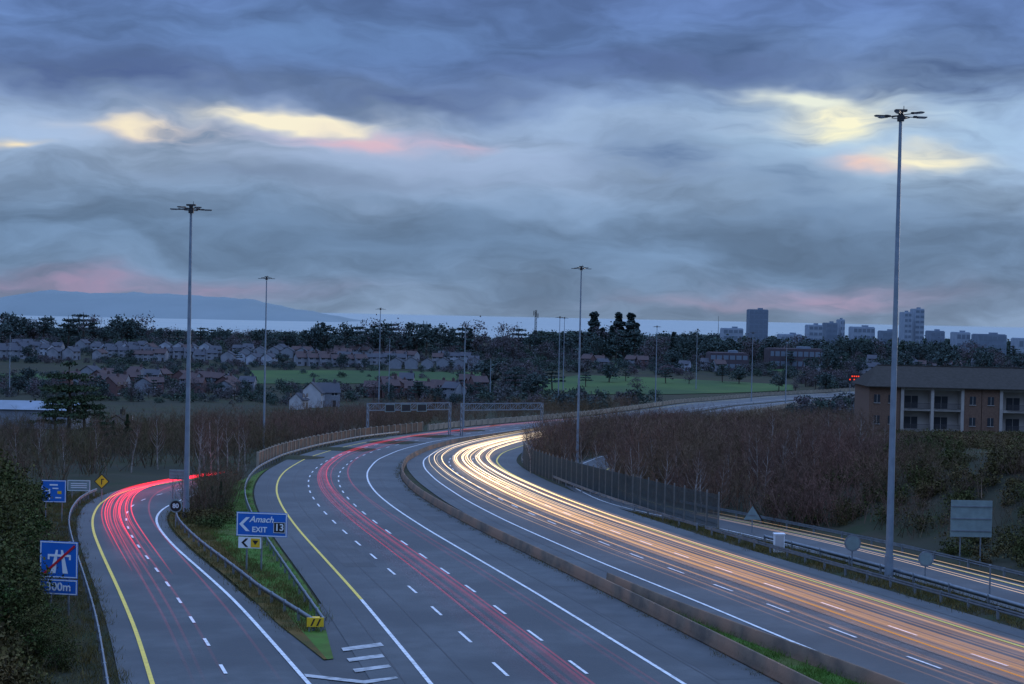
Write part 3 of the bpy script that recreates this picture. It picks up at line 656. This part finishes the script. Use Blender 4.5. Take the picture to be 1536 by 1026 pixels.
X,Y,Z=region(16000,0,45,55,170,lambda x,y:(sdist(x,y,RYo)>-1.9)&(sdist(x,y,S2)<-3.8))
pl+=[(X[i],Y[i],Z[i],rng.uniform(.6,1.5),rng.uniform(0,6.28),rng.integers(0,4)) for i in range(min(len(X),1600))]
X,Y,Z=region(9000,-45,-14,45,150,lambda x,y:(dLY(x,y)>1.2)&(dLY(x,y)<6))
pl+=[(X[i],Y[i],Z[i],rng.uniform(.6,1.3),rng.uniform(0,6.28),rng.integers(0,4)) for i in range(min(len(X),1300))]
Q=resample(clipY(off(W,4.15),45,240),.6)
for p in Q:
    if random.random()<.55: x=p[0]+random.uniform(-.35,.1); pl.append((x,p[1],float(gz(p[1]))+.05,random.uniform(.3,.75),random.uniform(0,6.28),random.randrange(4)))
scatter('dry_grass_tufts',TF,pl,['blade_d'])
def birch():
    b=MB(); h=rng.uniform(7.5,9.5); n=6; p=Vector((0,0,-.1)); tips=[]
    lean=Vector((rng.normal()*.08,rng.normal()*.08,1)); ps=[p]
    for k in range(n):
        q=p+Vector((lean.x+rng.normal()*.06,lean.y+rng.normal()*.06,1))*(h/n); b.cyl(p,q,.10*(1-k/n)+.02,.10*(1-(k+1)/n)+.02,7,0,False); p=q; ps.append(q)
    for k in range(13):
        f=rng.uniform(.25,.95); i=min(int(f*n),n-1); s=ps[i].lerp(ps[i+1],f*n-i); a=rng.uniform(0,6.28); L=h*.24*(1.15-f)
        m=s+Vector((math.cos(a)*.6,math.sin(a)*.6,.8))*L; b.cyl(s,m,.035,.022,5,0,False); e_=m+Vector((math.cos(a)*.3,math.sin(a)*.3,.9))*L*.8; b.cyl(m,e_,.022,.01,5,0,False); tips+=[m,e_]
    tr=b.mesh('trunk',['birch']); T=[]
    pts=np.array([list(t) for t in tips+ps[2:]])
    n=320; i=rng.integers(0,len(pts),n); p=pts[i]+rng.normal(scale=.12,size=(n,3)); d=rng.normal(size=(n,3))*.6+[0,0,.7]; q=p+d*rng.uniform(.4,1.1,n)[:,None]; w=perp(q-p)*.012; T.append(np.stack([p-w,p+w,q],1))
    j=rng.integers(0,n,900); p2=p[j]+(q[j]-p[j])*rng.uniform(.2,1,900)[:,None]; q2=p2+(rng.normal(size=(900,3))*.6+[0,0,.2])*.5; w=perp(q2-p2)*.008; T.append(np.stack([p2-w,p2+w,q2],1))
    T=np.concatenate(T); return tr,npmesh('crown',T.reshape(-1,3),np.arange(len(T)*3).reshape(-1,3),['twig'])
BI=[birch() for _ in range(5)]
def place_birch(x,y,s,lab):
    k=random.randrange(5); e=empty('birch_tree',(x,y,tz(x,y)),random.uniform(0,6.28)); inst('trunk',BI[k][0],e,sc=s); inst('crown',BI[k][1],e,sc=s); tag(e,lab,'tree','bare birch trees')
for u,Y,s in [(800,195,.8),(850,185,.7),(905,172,.75),(955,150,.85),(962,152,.9),(1000,150,.7),(1050,140,.85),(1058,142,.8),(1100,150,.8),(1145,150,.8),(1150,145,.7),(1172,150,.85),(1180,152,.9),(1210,165,.7),(1245,170,.85),(1270,170,.7),(1310,175,.6),(1130,165,.85),(1085,145,.6),(925,160,.8),(1020,160,.8),(1330,170,.5),(880,175,.8),(1195,150,.8),(1160,170,.9),(985,170,.9),(1225,150,.75),(1260,155,.7),(1290,160,.65)]:
    place_birch((u-768)/F*Y,Y,s*.95,'slender bare birch with pale trunk in the thicket')
for u,Y,s in [(300,150,.9),(312,160,1.0),(330,152,1.0),(345,165,.9),(322,172,.95),(360,180,.9),(372,190,.8),(300,185,.9),(200,185,.8),(150,190,.8),(240,190,.9),(100,180,.7),(60,185,.8),(30,175,.7)]:
    place_birch((u-768)/F*Y,Y,s,'bare birch with pale trunk beside the exit slip road')
def leafy(kind,nc,per,leaf,mats=('bark','leaf')):
    b=MB(); lf=mats[1]
    if kind=='conifer':
        b.cyl((0,0,-.3),(0,0,9.6),.22,.04,7,0,False); C=conifer_pts(10,2.3,nc*per)
    elif kind=='pine':
        b.cyl((0,0,-.3),(.3,.1,5.5),.3,.2,8,0,False); b.cyl((.3,.1,5.5),(0,0,9.8),.2,.05,6,0,False)
        C,c=crown_pts(nc,per,3.6,3.6,6.4,.3,.32,tiers=5)
        for q in c[::2]: b.cyl((.15,.05,max(1.5,q[2]-.5)),tuple(q),.09,.03,5,0,False)
    elif kind=='shrub':
        for k in range(5): b.cyl((0,0,-.3),(math.cos(k*1.3)*.8,math.sin(k*1.3)*.8,2.6),.07,.03,5,0,False)
        C,c=crown_pts(nc,per,1.9,2.3,2.3,.42)
    else:
        b.cyl((0,0,-.3),(0,0,3.2),.32,.22,8,0,False); C,c=crown_pts(nc,per,3.9,3.5,5.9,.36)
        for q in c[::2]: b.cyl((0,0,2.2+random.random()*2),tuple(q),.12,.03,5,0,False)
    tr=b.mesh('trunk',[mats[0]]); V,Fc=leaves(C,leaf); return tr,npmesh('crown',V,Fc,[lf])
NT={'pine':[leafy('pine',58,80,.14) for _ in range(2)],'conifer':[leafy('conifer',40,60,.16) for _ in range(2)]}
def tree(name,var,x,y,s,lab,g=None,cat='tree'):
    e=empty(name,(x,y,tz(x,y)),random.uniform(0,6.28)); sc=s if isinstance(s,tuple) else (s,s,s)
    inst('trunk',var[0],e,sc=sc); inst('crown',var[1],e,sc=sc); tag(e,lab,cat,g)
for u,Y,k,s in [(104,235,'pine',1.42),(130,245,'pine',1.1),(86,250,'pine',.9),(150,228,'pine',.6),(172,225,'conifer',.5),(193,225,'conifer',.6),(335,135,'conifer',.28),(322,132,'conifer',.25)]:
    tree('pine_tree' if k=='pine' else 'conifer_tree',random.choice(NT[k]),(u-768)/F*Y,Y,s,'dark evergreen tree standing above bare scrub')
SHB=[leafy('shrub',54,80,.065,('bark','leaf_o')) for _ in range(3)]
for u,Y,s in [(-20,78,1.25),(5,84,1.2),(20,90,1.1),(-30,92,1.4),(14,98,1.2),(0,104,1.3),(28,74,.72),(0,70,.95),(-10,64,1.1),(32,65,.7),(72,66,.46),(60,63,.6),(90,62,.45),(24,112,1.2),(52,76,.52),(58,73,.40)]:
    tree('evergreen_shrub',random.choice(SHB),(u-768)/F*Y,Y,s*.95,'dense dark green roadside shrub beside the motorway sign','roadside shrubs','shrub')
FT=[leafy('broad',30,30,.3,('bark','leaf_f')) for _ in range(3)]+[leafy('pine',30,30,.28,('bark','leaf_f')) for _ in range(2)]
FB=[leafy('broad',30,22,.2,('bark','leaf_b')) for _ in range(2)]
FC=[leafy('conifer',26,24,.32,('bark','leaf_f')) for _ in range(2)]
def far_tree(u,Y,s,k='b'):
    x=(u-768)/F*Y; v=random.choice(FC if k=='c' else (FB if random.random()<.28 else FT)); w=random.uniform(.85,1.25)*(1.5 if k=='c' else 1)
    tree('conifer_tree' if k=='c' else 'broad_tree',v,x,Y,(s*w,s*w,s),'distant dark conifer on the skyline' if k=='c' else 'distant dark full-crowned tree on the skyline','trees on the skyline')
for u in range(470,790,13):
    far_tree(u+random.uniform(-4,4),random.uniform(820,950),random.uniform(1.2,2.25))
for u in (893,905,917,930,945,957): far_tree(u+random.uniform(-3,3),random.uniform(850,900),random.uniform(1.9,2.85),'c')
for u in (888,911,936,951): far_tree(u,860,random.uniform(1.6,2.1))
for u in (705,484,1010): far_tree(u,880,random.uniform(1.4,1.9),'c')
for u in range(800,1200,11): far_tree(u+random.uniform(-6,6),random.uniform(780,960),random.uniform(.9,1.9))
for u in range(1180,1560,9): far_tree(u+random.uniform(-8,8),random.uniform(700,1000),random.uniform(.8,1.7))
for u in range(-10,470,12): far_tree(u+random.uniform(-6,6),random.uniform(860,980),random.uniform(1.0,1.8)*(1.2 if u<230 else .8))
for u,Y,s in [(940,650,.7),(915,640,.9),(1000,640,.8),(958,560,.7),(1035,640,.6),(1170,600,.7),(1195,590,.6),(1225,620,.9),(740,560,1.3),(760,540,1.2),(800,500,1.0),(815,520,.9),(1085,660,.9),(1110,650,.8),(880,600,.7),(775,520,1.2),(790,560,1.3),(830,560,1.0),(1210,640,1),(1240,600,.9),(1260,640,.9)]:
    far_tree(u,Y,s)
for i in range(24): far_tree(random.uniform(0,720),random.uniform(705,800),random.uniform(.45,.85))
for i in range(34): far_tree(random.uniform(0,380) if i%3 else random.uniform(560,720),random.uniform(430,540),random.uniform(.4,.75))
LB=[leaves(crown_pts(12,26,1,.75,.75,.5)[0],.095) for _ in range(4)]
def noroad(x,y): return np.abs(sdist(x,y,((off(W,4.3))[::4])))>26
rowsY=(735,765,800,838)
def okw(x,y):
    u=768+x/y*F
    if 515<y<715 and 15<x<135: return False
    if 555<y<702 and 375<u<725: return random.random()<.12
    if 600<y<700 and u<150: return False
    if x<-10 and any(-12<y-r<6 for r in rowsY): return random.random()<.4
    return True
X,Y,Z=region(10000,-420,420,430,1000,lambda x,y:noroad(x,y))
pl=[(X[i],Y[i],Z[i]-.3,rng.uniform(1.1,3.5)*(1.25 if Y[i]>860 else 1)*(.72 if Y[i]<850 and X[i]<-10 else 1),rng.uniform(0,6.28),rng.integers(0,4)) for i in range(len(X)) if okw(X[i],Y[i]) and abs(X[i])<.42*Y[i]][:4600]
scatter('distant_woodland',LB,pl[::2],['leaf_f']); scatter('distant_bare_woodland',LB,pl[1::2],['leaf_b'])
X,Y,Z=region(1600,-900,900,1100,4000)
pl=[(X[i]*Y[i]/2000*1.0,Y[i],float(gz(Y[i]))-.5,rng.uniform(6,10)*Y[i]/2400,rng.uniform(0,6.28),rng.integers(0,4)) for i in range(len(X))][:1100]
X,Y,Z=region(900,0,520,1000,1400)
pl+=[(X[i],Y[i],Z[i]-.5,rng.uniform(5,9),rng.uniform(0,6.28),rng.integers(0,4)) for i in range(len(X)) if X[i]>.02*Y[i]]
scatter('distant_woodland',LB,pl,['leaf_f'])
def field(near,far_,n=24):
    A=resample(np.array([gp(*p) for p in near]),n=n); B=resample(np.array([gp(*p) for p in far_]),n=n)
    sheet('field',A,B,'field',.18,12,zf=lambda x,y:terrain(x,y))
field([(800,592),(900,592),(1000,592),(1090,590),(1190,586)],[(800,572),(870,563),(960,566),(1060,571),(1190,578)])
field([(375,576),(520,576),(640,574),(722,575)],[(375,556),(520,556),(640,558),(722,559)])
field([(880,552),(950,551),(1010,553)],[(880,538),(950,537),(1010,541)])
field([(1050,556),(1150,556),(1180,558)],[(1050,545),(1150,546),(1180,549)])
field([(1480,545),(1600,548)],[(1480,532),(1600,534)])
field([(0,572),(150,572)],[(0,560),(150,562)])

# ---------------------------------------------------------------- houses
def house_parts(w,d,h,rh,two=True,chim=True):
    wl=MB(); wl.box((0,0,h/2-.3),(w,d,h+.6))
    for sx in(-1,1):
        pts=[(sx*w/2,-d/2,h),(sx*w/2,d/2,h),(sx*w/2,0,h+rh)]; wl.poly(pts if sx>0 else pts[::-1])
    rf=MB(); e=.35; t=.14; sl=rh/(d/2)
    for s in(-1,1):
        a=[(-w/2-.2,s*(d/2+e),h-e*sl+.06),(w/2+.2,s*(d/2+e),h-e*sl+.06),(w/2+.2,0,h+rh+.06),(-w/2-.2,0,h+rh+.06)]
        rf.poly(a if s<0 else a[::-1]); c=[(x,y,z+t) for x,y,z in a]; rf.poly(c if s<0 else c[::-1]); rf.poly([a[0],a[1],c[1],c[0]])
    if chim: rf.box((w*.32,0,h+rh+.3),(.9,.6,1.5),0); rf.cyl((w*.32,0,h+rh+1.05),(w*.32,0,h+rh+1.4),.14,.12,6)
    wins=[]
    rows=[1.4,4.0] if two else [1.4]
    for z in rows:
        for x in(-w*.28,w*.26):
            for s in(-1,1):
                if z<2 and x>0 and s<0: continue
                wn=MB(); wn.box((x,s*(d/2+.02),z),(w*.24,.06,1.15),0); wn.box((x,s*(d/2+.035),z),(.06,.06,1.15),1); wn.box((x,s*(d/2+.04),z-.62),(w*.27,.1,.08),1); wins.append(wn)
    dr=MB(); dr.box((w*.26,-d/2-.02,.95),(.95,.07,2.05),0)
    return wl,rf,wins,dr
def merge(parts,maps):
    b=MB()
    for p,mp in zip(parts,maps):
        o_=len(b.v); b.v+=p.v; b.f+=[tuple(i+o_ for i in f) for f in p.f]; b.m+=[mp[m] for m in p.m]
    return b
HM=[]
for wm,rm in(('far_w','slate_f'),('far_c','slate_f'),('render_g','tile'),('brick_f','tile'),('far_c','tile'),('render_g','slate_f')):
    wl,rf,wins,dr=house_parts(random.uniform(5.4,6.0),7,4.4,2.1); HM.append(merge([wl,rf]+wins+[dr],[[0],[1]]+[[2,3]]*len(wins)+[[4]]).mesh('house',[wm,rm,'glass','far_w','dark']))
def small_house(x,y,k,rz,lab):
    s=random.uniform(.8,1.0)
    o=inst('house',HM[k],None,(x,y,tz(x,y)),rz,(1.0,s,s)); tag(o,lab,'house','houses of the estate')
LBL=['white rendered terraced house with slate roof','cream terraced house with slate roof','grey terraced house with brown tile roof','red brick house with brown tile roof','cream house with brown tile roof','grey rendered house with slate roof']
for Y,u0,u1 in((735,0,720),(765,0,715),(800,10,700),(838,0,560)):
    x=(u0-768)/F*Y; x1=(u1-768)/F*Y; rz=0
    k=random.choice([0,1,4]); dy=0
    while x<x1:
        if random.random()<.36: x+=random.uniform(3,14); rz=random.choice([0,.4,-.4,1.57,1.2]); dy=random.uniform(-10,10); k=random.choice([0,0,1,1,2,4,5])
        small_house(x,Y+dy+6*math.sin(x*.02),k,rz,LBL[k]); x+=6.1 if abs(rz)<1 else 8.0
for i in range(36):
    Y=random.uniform(480,570); u=random.choice([random.uniform(0,380),random.uniform(150,360),random.uniform(560,720)]); k=random.choice([3,3,3,2,5])
    small_house((u-768)/F*Y,Y,k,random.choice([0,.3,-.4,1.2,1.57]),LBL[k])
for i in range(26):
    Y=random.uniform(740,860); u=random.uniform(850,1536); k=random.choice([0,1,2,3,5]); small_house((u-768)/F*Y,Y,k,random.uniform(-.5,.5),LBL[k])
def big_house(u,Y,w,d,h,rh,rz,wm,rm,label):
    x=(u-768)/F*Y; e=empty('house',(x,Y,tz(x,Y)),rz); wl,rf,wins,dr=house_parts(w,d,h,rh)
    wl.obj('wall',[wm],e); rf.obj('roof',[rm],e)
    for wn in wins: wn.obj('window',['glass','swhite'],e)
    dr.obj('door',['dark'],e); tag(e,label,'house')
big_house(470,425,5.0,6.4,4.4,3.0,1.5,'render_w','slate_f','white gabled house with steep dark roof')
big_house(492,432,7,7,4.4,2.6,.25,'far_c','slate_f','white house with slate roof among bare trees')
big_house(450,410,3.8,4.2,2.8,1.8,1.2,'render_w','slate_f','small white gabled outbuilding')
big_house(182,262,3.2,4,3.4,1.2,1.4,'render_c','slate','small pale gabled building behind the conifers')
big_house(630,490,10,7,3.8,2.2,.1,'brick_f','tile','wide red brick house among bare trees')
big_house(672,500,7,6,3.8,2.2,-.2,'brick_f','tile','red brick house with brown roof')
big_house(172,470,7,6,3.8,2.4,1.3,'brick_f','tile','red brick gabled house above the trees')
x=(30-768)/F*300; e=empty('warehouse',(x,300,tz(x,300)-1)); b=MB(); b.box((0,0,2.5),(26,14,5)); b.obj('wall',['render_g'],e)
b=MB(); b.poly([(-13.5,-7.5,5),(13.5,-7.5,5),(13.5,0,6.4),(-13.5,0,6.4)]); b.poly([(-13.5,0,6.4),(13.5,0,6.4),(13.5,7.5,5),(-13.5,7.5,5)]); b.obj('roof',['glass_b'],e); tag(e,'low shed with pale blue-grey metal roof','warehouse')
# ---------------------------------------------------------------- offices
def office(u0,u1,vt,Y,fl,wm,label,name='office_block',d=16,style='band'):
    xa=(u0-768)/F*Y; xb=(u1-768)/F*Y; x=(xa+xb)/2; w=xb-xa; z0=tz(x,Y); top=at((u0+u1)/2,vt,Y)[2]; h=top-z0
    e=empty(name,(x,Y,z0)); b=MB(); b.box((0,0,h/2-.5),(w,d,h+1)); b.box((0,0,h+.25),(w*.94,d*.9,.5)); b.obj('wall',[wm],e)
    fh=h/fl; n=max(2,int(w/3)) if style=='band' else 4
    for f in range(fl):
        zc=fh*(f+.55); wn=MB(); wn.box((0,-d/2-.02,zc),(w*.94,.08,fh*(.5 if style=='band' else .72)),0)
        for k in range(1,n): wn.box((-w/2+k*w/n,-d/2-.04,zc),(.7,.1,fh*.5),1)
        wn.obj('window_band',['far_gl',wm],e)
    b=MB(); b.box((w*.15,0,h+1.0),(w*.22,d*.4,1.2)); b.obj('roof_plant',['far_d'],e)
    tag(e,label,'building')
office(1121,1149,465,1080,9,'far_d','dark unfinished concrete tower block','tower_block',14,'grid')
office(1352,1362,469,1100,8,'far_o','pale apartment tower block','tower_block')
office(1368,1381,464,1110,9,'far_o','tall grey apartment tower block','tower_block')
for u0,u1,vt,Y,fl,wm in((1082,1112,493,1060,4,'far_o'),(1168,1200,502,1050,2,'far_o'),(1210,1230,488,1060,5,'far_o'),(1236,1252,485,1090,6,'far_d'),(1257,1263,480,1100,6,'far_o'),(1276,1308,491,1070,4,'far_o'),(1320,1342,497,1040,4,'far_d'),(1392,1412,497,1060,4,'far_d'),(1430,1450,499,1040,3,'far_o'),(1462,1504,502,1020,3,'far_d'),(1522,1560,508,990,2,'far_o')):
    office(u0,u1,vt,Y,fl,wm,'pale flat-roofed office block with banded windows')
office(1062,1120,530,770,2,'school','long low dark brick school building','school_building')
office(1150,1235,524,800,2,'school','long low dark brick building with flat roof','school_building')
for u,vt,Y in((803,465,900),(1077,474,1050)):
    x=(u-768)/F*Y; z0=tz(x,Y); h=at(u,vt,Y)[2]-z0; e=empty('radio_mast',(x,Y,z0)); b=MB()
    if u==803:
        for sx,sy in((-.8,-.8),(.8,-.8),(0,.8)): b.cyl((sx,sy,0),(sx*.6,sy*.6,h),.18,.14,5)
        for k in range(12): b.cyl((-.8,-.8,k*h/12),(.7,-.7,(k+1)*h/12),.09,.09,4)
        for k in range(3): b.box(((-1.3,0,1.3)[k],-.6,h-2-.8*k),(.5,.3,3))
    else: b.cyl((0,0,0),(0,0,h),.3,.1,6)
    b.obj('lattice',['dark'],e); tag(e,'thin telecom mast on the skyline','mast')
# ---------------------------------------------------------------- apartment building on the bank
AY=240; ax0=at(1303,630,AY)[0]; z0=-1.6; e=empty('apartment_building',(ax0,AY,z0),math.radians(-3))
Lb=46; dp=13; eav=7.4
b=MB(); b.box((2.6,dp/2,eav/2-2),(5.2,dp,eav+4)); b.box((Lb/2+2.6,dp/2+1.9,eav/2-2),(Lb-5.2,dp-3.8,eav+4)); 
for x in(17.2,20.2,36): b.box((x,.9,eav/2-2),(2.9,2.0,eav+4))
b.obj('brick_wall',['brick'],e)
b=MB()
b.box((10.5,1.86,eav/2-1),(10.4,.1,eav+2)); b.box((28.3,1.86,eav/2-1),(12.6,.1,eav+2))
for x in(5.5,10.5,15.5,21.9,28,34.4): b.box((x,.75,eav/2-1),(.5,2.1,eav+2))
for z in(.1,3.6,7.1): b.box((10.5,.85,z),(10.3,1.95,.35)); b.box((28.2,.85,z),(12.6,1.95,.35))
b.obj('render_wall',['render_c'],e)
rail_me=MB(); rail_me.box((0,0,1.0),(4.2,.06,.06)); rail_me.box((0,0,.08),(4.2,.06,.06))
for k in range(26): rail_me.box((-2.05+k*.165,0,.54),(.05,.03,.9))
rail_me=rail_me.mesh('balcony_railing',['timber'])
wm=MB(); wm.box((0,0,1.1),(2.2,.08,2.1),0); wm.box((0,-.03,1.1),(.07,.08,2.1),1); wm.box((0,-.03,2.17),(2.3,.08,.08),1); wm=wm.mesh('window',['glass','render_c'])
w2=MB(); w2.box((0,0,.7),(1.0,.08,1.4),0); w2.box((0,-.03,.7),(.06,.08,1.4),1); w2.box((0,-.03,-.04),(1.15,.14,.1),1); w2=w2.mesh('window',['glass','render_c'])
for z in(.2,3.75):
    for x in(8.0,13.0,25.0,31.2):
        inst('balcony_railing',rail_me,e,(x,-.35,z)); inst('window',wm,e,(x-.6,1.78,z)); 
    for x in(1.3,3.7,17.2,20.2): inst('window',w2,e,(x,-.04 if x<6 else -.14,z+.9))
b=MB(); rh=3.4
A_=[(-.6,-.7,eav),(Lb+.6,-.7,eav),(Lb-2,dp/2,eav+rh),(2.4,dp/2,eav+rh),(-.6,dp+.7,eav),(Lb+.6,dp+.7,eav)]
b.poly([A_[0],A_[1],A_[2],A_[3]]); b.poly([A_[4],A_[3],A_[2],A_[5]]); b.poly([A_[0],A_[3],A_[4]]); b.poly([A_[1],A_[5],A_[2]]); b.poly([A_[0],A_[4],A_[5],A_[1]])
b.box((Lb/2,-.75,eav-.02),(Lb+1.2,.14,.16)); b.box((Lb/2,dp/2,eav+rh+.05),(Lb-5,.3,.14))
b.obj('roof',['slate'],e)
tag(e,'two-storey brick and cream apartment building with balconies and slate roof','apartment building')
# ---------------------------------------------------------------- sky
w=bpy.data.worlds.new('World'); scene.world=w; w.use_nodes=True; nt=w.node_tree; N=nt.nodes; L=nt.links
bg=N['Background']; tc=N.new('ShaderNodeTexCoord'); sp=N.new('ShaderNodeSeparateXYZ'); L.new(tc.outputs['Generated'],sp.inputs[0])
def mt(op,a,b_=None,c=None,clamp=False):
    n=N.new('ShaderNodeMath'); n.operation=op; n.use_clamp=clamp
    for i,v in enumerate((a,b_,c)):
        if v is None: continue
        if isinstance(v,(int,float)): n.inputs[i].default_value=v
        else: L.new(v,n.inputs[i])
    return n.outputs[0]
az=mt('ARCTAN2',sp.outputs[0],sp.outputs[1]); el=mt('ARCSINE',sp.outputs[2])
def noise(sa,se,off_,detail=4,rough=.5,a=None,e_=None,dist=0):
    c=N.new('ShaderNodeCombineXYZ'); L.new(mt('MULTIPLY',a or az,sa),c.inputs[0]); L.new(mt('MULTIPLY',e_ or el,se),c.inputs[1]); c.inputs[2].default_value=off_
    n=N.new('ShaderNodeTexNoise'); n.inputs['Scale'].default_value=1; n.inputs['Detail'].default_value=detail; n.inputs['Roughness'].default_value=rough; n.inputs['Distortion'].default_value=dist; L.new(c.outputs[0],n.inputs['Vector']); return n.outputs[0]
n1=noise(14,36,3.1,3,.5); n2=noise(12,30,8.4,3,.5)
az2=mt('ADD',az,mt('MULTIPLY',mt('SUBTRACT',n1,.5),.07)); el2=mt('ADD',el,mt('MULTIPLY',mt('SUBTRACT',n2,.5),.042))
def lin(c): return tuple(((x/255)/12.92 if x/255<=.04045 else ((x/255+.055)/1.055)**2.4) for x in c)
rp=N.new('ShaderNodeValToRGB'); rp.color_ramp.interpolation='B_SPLINE'; L.new(mt('DIVIDE',mt('ADD',el2,.02),.30),rp.inputs[0])
stops=[(-.02,(120,142,172)),(.0,(122,144,172)),(.025,(112,138,170)),(.055,(102,130,163)),(.085,(128,153,185)),(.112,(156,180,210)),(.14,(134,160,198)),(.162,(86,111,158)),(.19,(100,130,180)),(.222,(88,114,166)),(.27,(102,126,170))]
cr=rp.color_ramp
for i,(e_,c) in enumerate(stops):
    pos=(e_+.02)/.30
    el_=cr.elements[i] if i<2 else cr.elements.new(pos)
    el_.position=pos; el_.color=(*lin(c),1)
n3=noise(9,30,1.7,6,.55,az2,el2); mr=N.new('ShaderNodeMapRange'); mr.interpolation_type='SMOOTHSTEP'; mr.inputs[1].default_value=.30; mr.inputs[2].default_value=.70; mr.inputs[3].default_value=.72; mr.inputs[4].default_value=1.32; L.new(n3,mr.inputs[0])
n4=noise(20,95,5.5,4,.5,az2,el2); mr4=N.new('ShaderNodeMapRange'); mr4.inputs[1].default_value=.3; mr4.inputs[2].default_value=.7; mr4.inputs[3].default_value=.93; mr4.inputs[4].default_value=1.07; L.new(n4,mr4.inputs[0])
sc=N.new('ShaderNodeVectorMath'); sc.operation='SCALE'; L.new(rp.outputs[0],sc.inputs[0]); L.new(mt('MULTIPLY',mr.outputs[0],mr4.outputs[0]),sc.inputs['Scale']); col=sc.outputs[0]
nmod=mt('MULTIPLY_ADD',mt('ADD',n4,n3),2.6,-1.6)
def patch(u,v,ru,rv,rgb,amp,nz=True):
    global col
    d=ray(u,v).normalized(); a0=math.atan2(d.x,d.y); e0=math.asin(d.z)
    s=mt('MULTIPLY_ADD',az2,F/ru,-a0*F/ru); t=mt('MULTIPLY_ADD',el2,F/rv,-e0*F/rv)
    q=mt('MULTIPLY_ADD',s,s,mt('MULTIPLY',t,t))
    m=mt('MULTIPLY',mt('POWER',.3679,q),amp)
    m=mt('MULTIPLY',m,nmod,clamp=True)
    x=N.new('ShaderNodeMix'); x.data_type='RGBA'; L.new(m,x.inputs['Factor']); L.new(col,x.inputs['A']); x.inputs['B'].default_value=(*lin(rgb),1); col=x.outputs['Result']
patch(1290,205,260,85,(170,202,232),.8); patch(1040,184,240,14,(168,194,226),.65)
patch(380,195,330,38,(168,187,216),.7); patch(640,245,300,40,(154,174,208),.55)
patch(480,60,220,40,(104,138,188),.5); patch(130,115,220,26,(76,97,145),.75); patch(640,150,160,20,(82,103,148),.65); patch(1050,105,300,25,(84,104,152),.6)
patch(1000,235,120,45,(92,118,158),.6); patch(1190,275,90,35,(108,134,168),.6); patch(420,262,260,16,(114,134,165),.5); patch(560,350,320,45,(100,126,158),.45); patch(1250,345,200,40,(100,128,163),.45)
patch(520,199,120,12,(214,186,202),.8); patch(690,207,45,9,(208,180,200),.75); patch(1305,245,50,12,(232,202,196),.9); patch(235,188,75,12,(230,206,196),.8)
patch(1268,168,82,24,(250,246,214),1.25); patch(1212,140,75,11,(232,238,224),.95); patch(1385,236,54,14,(249,242,212),1.2); patch(1262,194,50,14,(252,248,212),1.15)
patch(425,170,110,11,(248,240,214),1.2); patch(200,183,62,10,(244,232,206),1.1); patch(490,180,50,8,(244,234,212),.9); patch(20,212,40,6,(240,227,200),1.0)
patch(150,426,240,15,(158,142,172),.8); patch(1270,440,120,15,(172,152,180),.8); patch(1100,449,160,9,(158,148,174),.5)
up=N.new('ShaderNodeMapRange'); up.interpolation_type='SMOOTHSTEP'; up.inputs[1].default_value=.26; up.inputs[2].default_value=.8; up.inputs[3].default_value=1.0; up.inputs[4].default_value=4.6; L.new(el,up.inputs[0])
s2=N.new('ShaderNodeVectorMath'); s2.operation='SCALE'; L.new(col,s2.inputs[0]); L.new(up.outputs[0],s2.inputs['Scale'])
sk=N.new('ShaderNodeTexSky'); sk.sky_type='NISHITA'; sk.sun_disc=False; sk.sun_elevation=math.radians(8); sk.sun_rotation=math.radians(38)
s3=N.new('ShaderNodeVectorMath'); s3.operation='SCALE'; L.new(sk.outputs[0],s3.inputs[0]); s3.inputs['Scale'].default_value=.0004
ad=N.new('ShaderNodeVectorMath'); ad.operation='ADD'; L.new(s2.outputs[0],ad.inputs[0]); L.new(s3.outputs[0],ad.inputs[1]); L.new(ad.outputs[0],bg.inputs[0]); bg.inputs[1].default_value=1.0
sd=bpy.data.lights.new('sun','SUN'); sd.energy=.5; sd.angle=math.radians(15); sd.color=(1,.9,.8); so=link(bpy.data.objects.new('sun',sd))
dv=Vector((math.sin(math.radians(38))*math.cos(math.radians(8)),math.cos(math.radians(38))*math.cos(math.radians(8)),math.sin(math.radians(8)))); so.rotation_euler=dv.to_track_quat('Z','Y').to_euler()
# ---------------------------------------------------------------- camera
cd=bpy.data.cameras.new('camera'); cd.lens=36*F/1536; cd.sensor_width=36; cd.clip_end=90000; cam=link(bpy.data.objects.new('camera',cd))
cam.matrix_world=Matrix.Translation((0,0,CAMZ)) @ R3.to_4x4(); scene.camera=cam
scene.view_settings.view_transform='Standard'; scene.view_settings.look='None'; scene.view_settings.exposure=0
